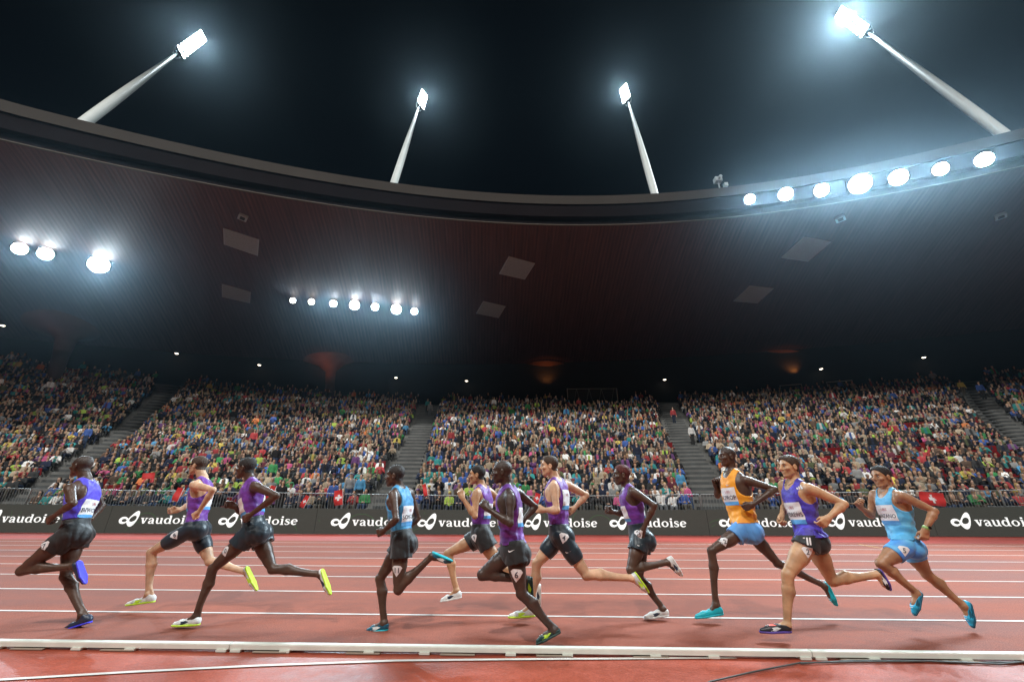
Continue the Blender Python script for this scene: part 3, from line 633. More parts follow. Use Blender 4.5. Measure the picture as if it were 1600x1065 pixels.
def build_runner(r):
    Yr = r['Y']
    def P(px, py, off=0.): return np.array(at_y(px, py, Yr+off))
    J = {k: P(*v) for k, v in r['j'].items()}
    m = r.get('mus', 1.); h = .0065
    allp = np.array(list(J.values())); lo = allp.min(0)-.2; hi = allp.max(0)+.2; lo[2] = max(lo[2], -.02)
    H = (J['hL']+J['hR'])/2; Nk = J['neck']; U = n3(Nk-H); L = np.linalg.norm(Nk-H)
    lat = J['sL']-J['sR']; lat = n3(lat-U*np.dot(lat, U)); Fd = np.cross(lat, U)
    plat = J['hL']-J['hR']; plat = n3(plat); pu = n3(U-plat*np.dot(U, plat)); pF = np.cross(plat, pu)
    s = L/.52
    g = Grid(lo, hi, h); Bc = (lat, Fd, U); Bp = (plat, pF, pu)
    # torso
    g.ell(H+U*.66*L+Fd*.005, Bc, (.150*s, .105*s, .20*s), .0)
    g.ell(H+U*.34*L+Fd*.0, Bc, (.122*s, .088*s, .20*s), .05)
    g.ell(H+pu*.03*L, Bp, (.142*s, .098*s, .125*s), .05)
    for q in (-1, 1):
        g.ell(H-pF*.062-pu*.045*L+plat*q*.062, Bp, (.078*s, .080*s, .09*s), .03)
        g.ell(H+U*.76*L+Fd*.07+lat*q*.065, Bc, (.068*s, .034*s, .055*s), .03)
        g.ell(H+U*.70*L-Fd*.068+lat*q*.078, Bc, (.062*s, .038*s, .10*s), .03)
        S = J['sL'] if q > 0 else J['sR']
        g.cap(Nk-U*.02, S+(Nk-S)*.12-U*.0, .040, .036, .03); g.cap(Nk+U*.035, Nk+(S-Nk)*.6+U*.012, .036, .026, .03)
        g.cap(H+U*.84*L, S+(H+U*.84*L-S)*.25-U*.02, .075*s, .045*s, .03)
    torso = g.copy(); torso_raw = g.D.copy()
    # legs
    for q, k in ((1, 'L'), (-1, 'R')):
        hp, kn, an, he, to = (J[a+k] for a in ('h', 'k', 'a', 'e', 't'))
        td = n3(kn-hp); sd_ = n3(an-kn); fwd = Fd-td*np.dot(Fd, td); fwd = n3(fwd) if np.linalg.norm(fwd) > .1 else U
        kb = n3(td-sd_*np.dot(td, sd_)) if np.linalg.norm(td-sd_*np.dot(td, sd_)) > .15 else n3(Fd-sd_*np.dot(Fd, sd_))   # knee-front direction of the shin
        TL = np.linalg.norm(kn-hp); SL = np.linalg.norm(an-kn)
        g.cap(hp, hp+td*TL*.5, .088*m, .078*m, .03); g.cap(hp+td*TL*.45, kn-td*.01, .078*m, .050*m, .03)
        g.cap(hp+td*TL*.25+fwd*.022, hp+td*TL*.82+fwd*.012, .058*m, .040*m, .03); g.cap(hp+td*TL*.1-fwd*.02, hp+td*TL*.75-fwd*.012, .062*m, .038*m, .03)
        g.cap(kn+kb*.008, kn+sd_*.05+kb*.004, .047*m, .042*m, .02)
        g.cap(kn, kn+sd_*SL*.3, .046*m, .046*m, .02); g.cap(kn+sd_*SL*.3, an, .046*m, .030, .02)
        g.cap(kn+sd_*SL*.12-kb*.018, kn+sd_*SL*.32-kb*.030, .034*m, .040*m, .012); g.cap(kn+sd_*SL*.32-kb*.030, kn+sd_*SL*.62-kb*.010, .040*m, .022*m, .012); g.cap(kn+kb*.030+sd_*-.012, kn+kb*.032+sd_*.022, .024*m, .020*m, .012); g.cap(kn+td*-.10+fwd*.028, kn+td*-.035+fwd*.020, .034*m, .026*m, .010)
        fd = n3(to-he); nn = n3(an-(he+to)/2-fd*np.dot(an-(he+to)/2, fd))
        g.cap(an-sd_*.07-kb*.024, he+nn*.045+fd*.02, .012, .018, .015)
        g.cap(an, he+fd*.05+nn*.045, .033, .030, .02); g.cap(an, he+fd*.14+nn*.035, .028, .026, .02)
        ax_ = np.cross(fd, nn); g.ell(an, (ax_, fd, nn), (.038, .026, .026), .02)
    torso = g.copy()
    # arms
    for q, k in ((1, 'L'), (-1, 'R')):
        S, E_, Wr, Hd = (J[a+k] for a in ('s', 'l', 'w', 'n')); ud = n3(E_-S); fdv = n3(Wr-E_); UL = np.linalg.norm(E_-S); FL = np.linalg.norm(Wr-E_)
        ma = .8+.2*m if m < 1 else m
        g.cap(S, S+ud*.06, .050*ma, .047*ma, .025); g.cap(S+ud*.03, E_, .044*ma, .033*ma, .02)
        ob = np.array([0, 0, 1.])-ud*ud[2]; ob = n3(ob) if np.linalg.norm(ob) > .15 else Fd; g.cap(S+ud*UL*.35+ob*.010, S+ud*UL*.70+ob*.007, .036*ma, .030*ma, .010); g.cap(S+ud*UL*.2-ob*.012, S+ud*UL*.62-ob*.011, .036*ma, .030*ma, .010); g.cap(S-U*.01, S+ud*.09, .044*ma, .030*ma, .012)
        g.cap(E_, E_+fdv*FL*.28, .034*ma, .038*ma, .015); g.cap(E_+fdv*FL*.28, Wr, .038*ma, .023, .015)
        pn = r.get('palm'+k, (0, q*1., 0)); hand(g, Wr, Hd-Wr, pn, r.get('hs', 1.0), r.get('curl'+k, .85))
    # head
    C = J['head']; yaw, pit = R(r.get('yaw', 0)), R(r.get('pitch', 0))
    f0 = np.array([-math.cos(yaw), -math.sin(yaw), 0]); hf = n3(f0*math.cos(pit)+np.array([0, 0, math.sin(pit)])); hr = n3(np.cross(hf, (0, 0, 1))); hu = np.cross(hr, hf)
    k_ = r.get('headk', 1.02)
    def X(l, f, u): return C+(hr*l+hf*f+hu*u)*k_
    Bh = (hr, hf, hu); e_ = lambda c, rr, k=.015, op='u': g.ell(X(*c), Bh, [v*k_ for v in rr], k*k_, op)
    hg = Grid(C-.19*k_, C+.19*k_, .0045); bod = g; g = hg
    e_((0, -.012, .035), (.074, .096, .082), 0); e_((0, .030, -.02), (.058, .058, .085), .02)
    g.cap(X(0, .01, -.055), X(0, .058, -.092), .042*k_, .024*k_, .02); g.cap(X(-.035, .0, -.055), X(-.015, .055, -.092), .022*k_, .016*k_, .015); g.cap(X(.035, .0, -.055), X(.015, .055, -.092), .022*k_, .016*k_, .015)
    g.cap(X(-.034, .073, .028), X(.034, .073, .028), .014*k_, .014*k_, .012); 
    for q in (-1, 1):
        e_((q*.032, .086, .006), (.016, .012, .011), .010, 's'); e_((q*.044, .058, -.02), (.022, .024, .018), .012)
        e_((q*.076, -.008, -.008), (.010, .021, .032), .006); e_((q*.084, -.004, -.006), (.006, .010, .016), .004, 's')
    nz = r.get('nose', 1.); g.cap(X(0, .086, .018), X(0, .104, -.024), .009*k_, .0125*k_*nz, .008); g.cap(X(-.011*nz, .094, -.030), X(.011*nz, .094, -.030), .009*k_, .009*k_, .006)
    lp = r.get('lips', 1.); g.cap(X(-.018, .079, -.052), X(.018, .079, -.052), .0095*lp*k_, .0095*lp*k_, .006); g.cap(X(-.016, .078, -.066), X(.016, .078, -.066), .0095*lp*k_, .0095*lp*k_, .006)
    g.cap(X(-.02, .094, -.059), X(.02, .094, -.059), .0035, .0035, .003, 's'); e_((0, .066, -.092), (.020, .016, .016), .012)
    g.cap(X(0, -.03, -.03), Nk-U*.02, .056*(.9+.1*m), .058*(.9+.1*m), .02)
    hair = hg.like(); hc = r.get('hairt', .006); sv = hair
    x, y, z = sv.full(); la = np.abs((x-C[0])*hr[0]+(y-C[1])*hr[1]+(z-C[2])*hr[2]); fa = (x-C[0])*hf[0]+(y-C[1])*hf[1]+(z-C[2])*hf[2]; ua = (x-C[0])*hu[0]+(y-C[1])*hu[1]+(z-C[2])*hu[2]
    thick = .002+hc*np.clip((ua+.01)/.10, 0, 1)+(hc*.5*np.clip((fa-.02)/.05, 0, 1)*np.clip((ua-.05)/.04, 0, 1) if hc > .01 else 0)
    sv.D = (hg.D-thick+(np.sin(x*310+z*120)*np.sin(y*290-z*260)*np.sin(x*150+y*170+z*330))*(.0012 if hc < .008 else .0035)).astype(np.float32)
    line = np.where(fa > .024, .012+(fa-.024)*1.28, np.maximum(-.014+fa*1.0, -.058))      # hair line: brow high, behind the ear low
    sv.D = np.maximum(np.maximum(sv.D, (line-ua)*.8), la-.086); eard = 1-np.sqrt(((fa+.008)/.026)**2+((ua+.008)/.036)**2); sv.D = np.maximum(sv.D, np.where(la > .060, eard*.02, -1.)).astype(np.float32)
    hb = hg.mesh('head'); g = bod
    # merge head into body grid too (one continuous surface): sample primitives again at body resolution
    sl, x, y, z = g.sub(C-.18*k_, C+.18*k_)
    ix = [np.clip(((c.ravel()-hg.lo[i])/hg.h), 0, hg.n[i]-1.001) for i, c in enumerate((x, y, z))]
    i0 = [q.astype(int) for q in ix]; fr = [q-i for q, i in zip(ix, i0)]; W_ = 0
    for dx in (0, 1):
        for dy in (0, 1):
            for dz in (0, 1):
                ww = (fr[0] if dx else 1-fr[0])[:, None, None]*(fr[1] if dy else 1-fr[1])[None, :, None]*(fr[2] if dz else 1-fr[2])[None, None, :]
                W_ = W_+ww*np.minimum(hg.D[np.ix_(i0[0]+dx, i0[1]+dy, i0[2]+dz)], .2)
    g.merge(sl, W_.astype(np.float32), .012, 'u')
    V, F = g.mesh('person'); body = link('person', np_mesh('person', V, F), None, r['skin'])
    tag(body, r['label'], 'runner', 'runners racing on the track'); bb = bvh_of(V, F); root = body
    Vh, Fh = hair.mesh('hair'); link('hair', np_mesh('hair', Vh, Fh), root, HM[r['hair']])
    # vest
    v = torso; x, y, z = v.full(); l = (x-H[0])*lat[0]+(y-H[1])*lat[1]+(z-H[2])*lat[2]; fq = (x-H[0])*Fd[0]+(y-H[1])*Fd[1]+(z-H[2])*Fd[2]; uq = (x-H[0])*U[0]+(y-H[1])*U[1]+(z-H[2])*U[2]
    wst_ = r.get('waist', .2); t = np.clip(1-uq/(L*.8), 0, 1); wr_ = ((np.sin(uq*38+l*30+fq*20)*np.sin(l*42-uq*16+fq*30))*.0038+np.sin(uq*75+np.sin(l*22+fq*14)*2.2+l*12)*.0022+np.sin(l*70+fq*45+uq*8)*.0018)*(.5+t)*r.get('wr', 1.)
    t = t*np.clip((uq/L-wst_)*6, 0, 1) if 'hem' not in r else t; D = v.D-(.006+.009*t*r.get('loose', 1.))-wr_*(1 if 'hem' in r else np.clip((uq/L-wst_)*6, .3, 1))
    wst = r.get('waist', .2); hem = (r['hem'] if 'hem' in r else wst-.012)*L; D = np.maximum(D, hem-uq)
    for q in (-1, 1):
        S = J['sL'] if q > 0 else J['sR']; sl_ = float(np.dot(S-H, lat)); su = float(np.dot(S-H, U))
        D = np.maximum(D, -(np.sqrt(((l-sl_-q*.010)/.082)**2+((uq-su+.045*s)/.125)**2)-1)*.08)
        D = np.maximum(D, np.where((l*q > 0) & (uq > su-.05), q*l-(abs(sl_)-.070), -1))
    Nl = float(np.dot(Nk-H, lat)); Nu = float(np.dot(Nk-H, U)); rf_ = np.where(fq > 0, .115, .055)
    D = np.maximum(D, -(np.sqrt(((l-Nl)/.075)**2+((uq-Nu-.03)/rf_)**2)-1)*.055); D = np.maximum(D, uq-Nu-.035)
    v.D = D.astype(np.float32); V, F = v.mesh('vest'); vest = link('vest', np_mesh('vest', V, F), root, CM[r['vest']]); vb = bvh_of(V, F)
    # shorts
    sg = g.like(); sg.ell(H+pu*.03*L, Bp, (.150*s, .110*s, .13*s), 0); fr_, tight = r.get('short', (.38, False)); hemD = []
    for q in (-1, 1): sg.ell(H-pF*.062-pu*.045*L+plat*q*.062, Bp, (.084*s, .088*s, .095*s), .03)
    leg = []; sg.D = np.minimum(sg.D, torso_raw-(.010 if not tight else .010))
    x, y, z = sg.full(); q1 = (x-H[0])*pu[0]+(y-H[1])*pu[1]+(z-H[2])*pu[2]; sg.D = np.maximum(sg.D, q1-wst_*L-.0) if True else sg.D
    for k in ('L', 'R'):
        hp, kn = J['h'+k], J['k'+k]; td = n3(kn-hp); TL = np.linalg.norm(kn-hp); lg = g.like(); e = hp+td*TL*fr_
        fwd = Fd-td*np.dot(Fd, td); fwd = n3(fwd) if np.linalg.norm(fwd) > .1 else U
        if 1:
            o_ = .010 if tight else .006; lg.cap(hp, hp+td*TL*.5, .088*m+o_, .078*m+o_, 0); lg.cap(hp+td*TL*.45, kn-td*.01, .078*m+o_, .050*m+o_, .03)
            lg.cap(hp+td*TL*.25+fwd*.022, hp+td*TL*.82+fwd*.012, .058*m+o_, .040*m+o_, .03); lg.cap(hp+td*TL*.1-fwd*.02, hp+td*TL*.75-fwd*.012, .062*m+o_, .038*m+o_, .03)
        if not tight: lg.cap(hp+U*.04, e+td*.03, .094*m, .104*m, 0); lg.cap(hp-fwd*.035+U*.04, e+td*.02-fwd*.025, .086*m, .096*m, .05)
        x, y, z = lg.full(); dn_ = n3(td*.8-U*.2) if not tight else td; dd = (x-e[0])*dn_[0]+(y-e[1])*dn_[1]+(z-e[2])*dn_[2]
        lg.D = np.maximum(lg.D, dd.astype(np.float32)); sg.D = np.minimum(sg.D, np.minimum(lg.D, 10)); leg.append(lg)
    x, y, z = sg.full(); uq = (x-H[0])*pu[0]+(y-H[1])*pu[1]+(z-H[2])*pu[2]; sg.D = np.maximum(sg.D, uq-wst_*L)
    if not tight: fl = np.clip((wst_*L-uq)/.22, .15, 1); sg.D = (sg.D-(np.abs(np.sin(x*42+z*10+2*np.sin(y*20)))*.006+np.abs(np.sin(y*46-z*9))*.004+np.abs(np.sin(z*34+x*15))*.003)*fl*(sg.D < .1)).astype(np.float32)
    V, F = sg.mesh('shorts'); shorts = link('shorts', np_mesh('shorts', V, F), root, CM[r['shorts']]); sb = bvh_of(V, F)
    # shoes
    for k in ('L', 'R'):
        an, he, to = J['a'+k], J['e'+k], J['t'+k]; fd = n3(to-he); FL = np.linalg.norm(to-he); nn = n3(an-(he+to)/2-fd*np.dot(an-(he+to)/2, fd)); sx = np.cross(fd, nn)
        gg = Grid(np.minimum(np.minimum(he, to), an)-.09, np.maximum(np.maximum(he, to), an)+.09, .0055)
        Bs = (sx, fd, nn); bl = he+fd*FL*.66; c0 = he+fd*.032
        gg.ell(c0+nn*.038, Bs, (.034, .040, .046), 0); gg.cap(c0+nn*.034, bl+nn*.026, .031, .032, .02); gg.cap(bl+nn*.024, he+fd*(FL-.026)+nn*.020, .034, .019, .02)
        gg.cap(an-nn*.0+fd*.0, c0+nn*.05+fd*.02, .036, .033, .02); gg.cap(c0+nn*.07+fd*.03, he+fd*FL*.45+nn*.045, .026, .022, .015)
        gg.plane(he+nn*.012, -nn); gg.plane(an+nn*(-.002), n3(nn*.9-fd*.1))
        V, F = gg.mesh('shoe'); sh = link('shoe', np_mesh('shoe', V, F), root, SM[r['shoe']]); shb = bvh_of(V, F)
        so = gg.like(); so.cap(c0+nn*.010, bl+nn*.010, .037, .043, 0); so.cap(bl+nn*.010, he+fd*(FL-.024)+nn*.012, .043, .026, .01); so.plane(he+nn*.016, nn); so.plane(he-nn*.002, -nn)
        V, F = so.mesh('sole'); link('sole', np_mesh('sole', V, F), sh, SM[r['sole']])
        sdv = -sx if sx[1] > 0 else sx
        vv = [(a_*.10, b_*.045) for a_, b_ in SWOOSH]; ff = [tuple(range(len(vv)))]
        ta = r.get('stripe', r['sole'])
        v2, f2 = fan_geo([(-.05, -.014), (.0, -.018), (.055, .006), (.02, .016), (-.03, .012)], 2)
        for sg_ in (1, -1):
            xx = Vector(fd*-1.) ; project('side_stripe', v2, f2, Vector(he+fd*FL*.52+nn*.034+sdv*.03*sg_), xx, Vector(nn), Vector(sdv*sg_), [shb], .002, [SM[ta]], sh)
        lv, lf = [], []
        for q4 in range(5): a0 = len(lv); x4 = -.045+q4*.021; lv += [(x4, -.016), (x4+.006, -.016), (x4+.010, .016), (x4+.004, .016)]; lf.append((a0, a0+1, a0+2, a0+3))
        project('laces', lv, lf, Vector(he+fd*FL*.58+nn*.08), Vector(fd), Vector(sx), Vector(nn), [shb], .004, [SM['white' if r['shoe'] != 'white' else 'navy']], sh)
        if 'tongue' in r:
            v2, f2 = fan_geo([(-.03, -.022), (.04, -.02), (.04, .02), (-.03, .022)], 3); project('tongue', v2, f2, Vector(he+fd*FL*.55+nn*.08), Vector(fd), Vector(sx), Vector(nn), [shb], .003, [SM[r['tongue']]], sh)
    # eyes
    if 'glasses' in r:
        gl = MB(); 
        for q in (-1, 1):
            for a in range(1): gl.box(X(q*.033, .098, .010), (.052*k_, .010, .034), [Vector(b) for b in Bh]); gl.box(X(q*.074, .045, .014), (.006, .10, .016), [Vector(b) for b in Bh])
        gl.build('sunglasses', GLS, root)
    else:
        for q in (-1, 1):
            eg = MB(); c = X(q*.031, .078, .006)
            for j in range(1): eg.tube([Vector(c)-Vector(hf)*.011, Vector(c)-Vector(hf)*.006, Vector(c)+Vector(hf)*.003, Vector(c)+Vector(hf)*.007], [.005, .0085, .0085, .004], 10)
            eo = eg.build('eye', EYE, root, True); ig = MB(); ig.tube([Vector(c)+Vector(hf)*.006, Vector(c)+Vector(hf)*.0085], [.0065, .005], 8); ig.build('iris', IRIS, eo, True)
            bw_ = MB(); bw_.tube([X(q*.018, .0885, .026), X(q*.032, .0875, .031), X(q*.048, .078, .026)], [.0028, .0038, .002], 6); bw_.build('eyebrow', HM['black' if r['hair'] != 'brown' else 'brown'], root, True)
    # bibs
    for sgn, nm in ((1, 'bib'), (-1, 'bib')):
        Nn = Vector(Fd*sgn); Xv = Vector(lat*sgn); Yv = Vector(U); o = Vector(H+U*L*r.get('bibu', .50)+Fd*sgn*.09*s)
        bw_, bh_ = r.get('bibs', (.235, .185)); v2, f2, mi = grid_geo(bw_, bh_, 10, 10, lambda u, v: 1 if v < .2 else 0)
        bo = project('bib', v2, f2, o, Xv, Yv, Nn, [vb], .0035, [WB, WBL], root, mi)
        if r.get('name'):
            tv, tf, tw = text_geo(r['name'], .052); k2 = min(1.05, bw_*.94/tw); tv = [(a*k2, b*(k2*.5+.5)-.012) for a, b in tv]; project('bib_name', tv, tf, o, Xv, Yv, Nn, [vb], .0055, [INK], bo)
        tv, tf, tw = text_geo('UBS', .03); tv = [(a+.01, b+.055) for a, b in tv]; project('bib_print', tv, tf, o, Xv, Yv, Nn, [vb], .0055, [INKR], bo)
    # number and marks
    for txt, px, py, sz, rot_, *col in r.get('decals', ()):
        d = Vector(ray(px, py)).normalized(); best = None
        for b, pr in ((bb, root), (sb, shorts), (vb, vest)):
            hh = b.ray_cast(CAM, d)
            if hh[0] is not None and (best is None or hh[3] < best[1]): best = (hh[0], hh[3], hh[1], pr)
        if not best: print('decal miss', r['label'], txt); continue
        o, _, nn, pr = best; nn = nn if nn.dot(d) < 0 else -nn
        nn = (nn*.5+Vector((0, -1, 0))*.5-d*.4).normalized(); X_ = Vector((0, 0, 1)).cross(nn).normalized(); Y_ = nn.cross(X_)
        q = Matrix.Rotation(R(rot_), 3, nn); X_, Y_ = q @ X_, q @ Y_; bl_ = [bb, sb, vb]
        if txt == '~': project('logo', [(a*sz, b*sz*.8) for a, b in SWOOSH], [tuple(range(len(SWOOSH)))], o, X_, Y_, nn, bl_, .004, [INKW], pr)
        elif txt == '///':
            mm, ff = [], []
            for j in range(3): b_ = j*.35-.35; a0 = len(mm); mm += [((b_-.1)*sz, -.5*sz), ((b_+.12)*sz, -.5*sz), ((b_+.30)*sz, .5*sz), ((b_+.08)*sz, .5*sz)]; ff.append((a0, a0+1, a0+2, a0+3))
            project('stripes', mm, ff, o, X_, Y_, nn, bl_, .004, [INKW], pr)
        elif txt == '^':
            mm, ff = [], []
            for j, hh in enumerate((.35, .6, .85)): x0 = (-.5+j*.34)*sz; a0 = len(mm); mm += [(x0, 0), (x0+.26*sz, 0), (x0+.26*sz-.12*sz, hh*sz), (x0-.12*sz+.06*sz, hh*sz*.8)]; ff.append((a0, a0+1, a0+2, a0+3))
            project('logo', mm, ff, o, X_, Y_, nn, bl_, .004, [INKW], pr)
        elif len(txt) > 2: tv, tf, tw = text_geo(txt, sz); project('logo', tv, tf, o, X_, Y_, nn, bl_, .004, [INK], pr)
        else:
            v2, f2 = fan_geo([(a*sz, b*sz) for a, b in SHIELD], 4); do = project('race_number', v2, f2, o, X_, Y_, nn, bl_, .0035, [INKW], pr)
            tv, tf, tw = text_geo(txt, sz*.5); project('numeral', [(a, b+.04*sz) for a, b in tv], tf, o, X_, Y_, nn, bl_, .006, [INK], do)
    if 'watch' in r:
        Wr = J['wL']; d = n3(J['wL']-J['lL']); w_ = MB(); w_.tube([Wr-d*.022, Wr+d*.006], .031, 14); wo = w_.build('watch', mat('watch_strap', (.25, .42, .12), .5), root, True)
        f_ = MB(); c = Wr-d*.008+np.array([.012, -.030, .006]); f_.tube([c, c+np.array([.004, -.010, .002])], .017, 12); f_.build('watch_face', IRIS, wo)
    if 'chain' in r:
        ch = MB(); pts = [Nk+U*(.01-.055*math.sin(R(a))*1.0)+Fd*(.03+.045*math.sin(R(a)))+lat*.062*math.cos(R(a)) for a in range(0, 181, 15)]
        pp = []
        for p in pts: hh = bb.find_nearest(Vector(p)); pp.append(hh[0]+hh[1]*.002*(1 if hh[1].dot(Vector(p)-Vector(H)) > 0 else -1))
        ch.tube(pp, .0028, 5); ch.build('necklace', mat('chain', (.6, .5, .3), .3, .8), root, True)
    D_ = lambda a, b: round(float(np.linalg.norm(J[a]-J[b])), 2)
    print('RUN', r['id'], 'Y%.2f' % Yr, 'torso %.2f' % L, 'sh', D_('sL', 'sR'), 'thL', D_('hL', 'kL'), 'thR', D_('hR', 'kR'), 'shL', D_('kL', 'aL'), 'shR', D_('kR', 'aR'), 'ftL', D_('eL', 'tL'), 'ftR', D_('eR', 'tR'), 'uaL', D_('sL', 'lL'), 'faL', D_('lL', 'wL'), 'uaR', D_('sR', 'lR'), 'faR', D_('lR', 'wR'), 'minz %.2f' % min(J['tL'][2], J['tR'][2], J['eL'][2], J['eR'][2]))
def gY(dy): return 883.6/dy+.494
SH, HP, KN, AK = .19, .085, .085, .07
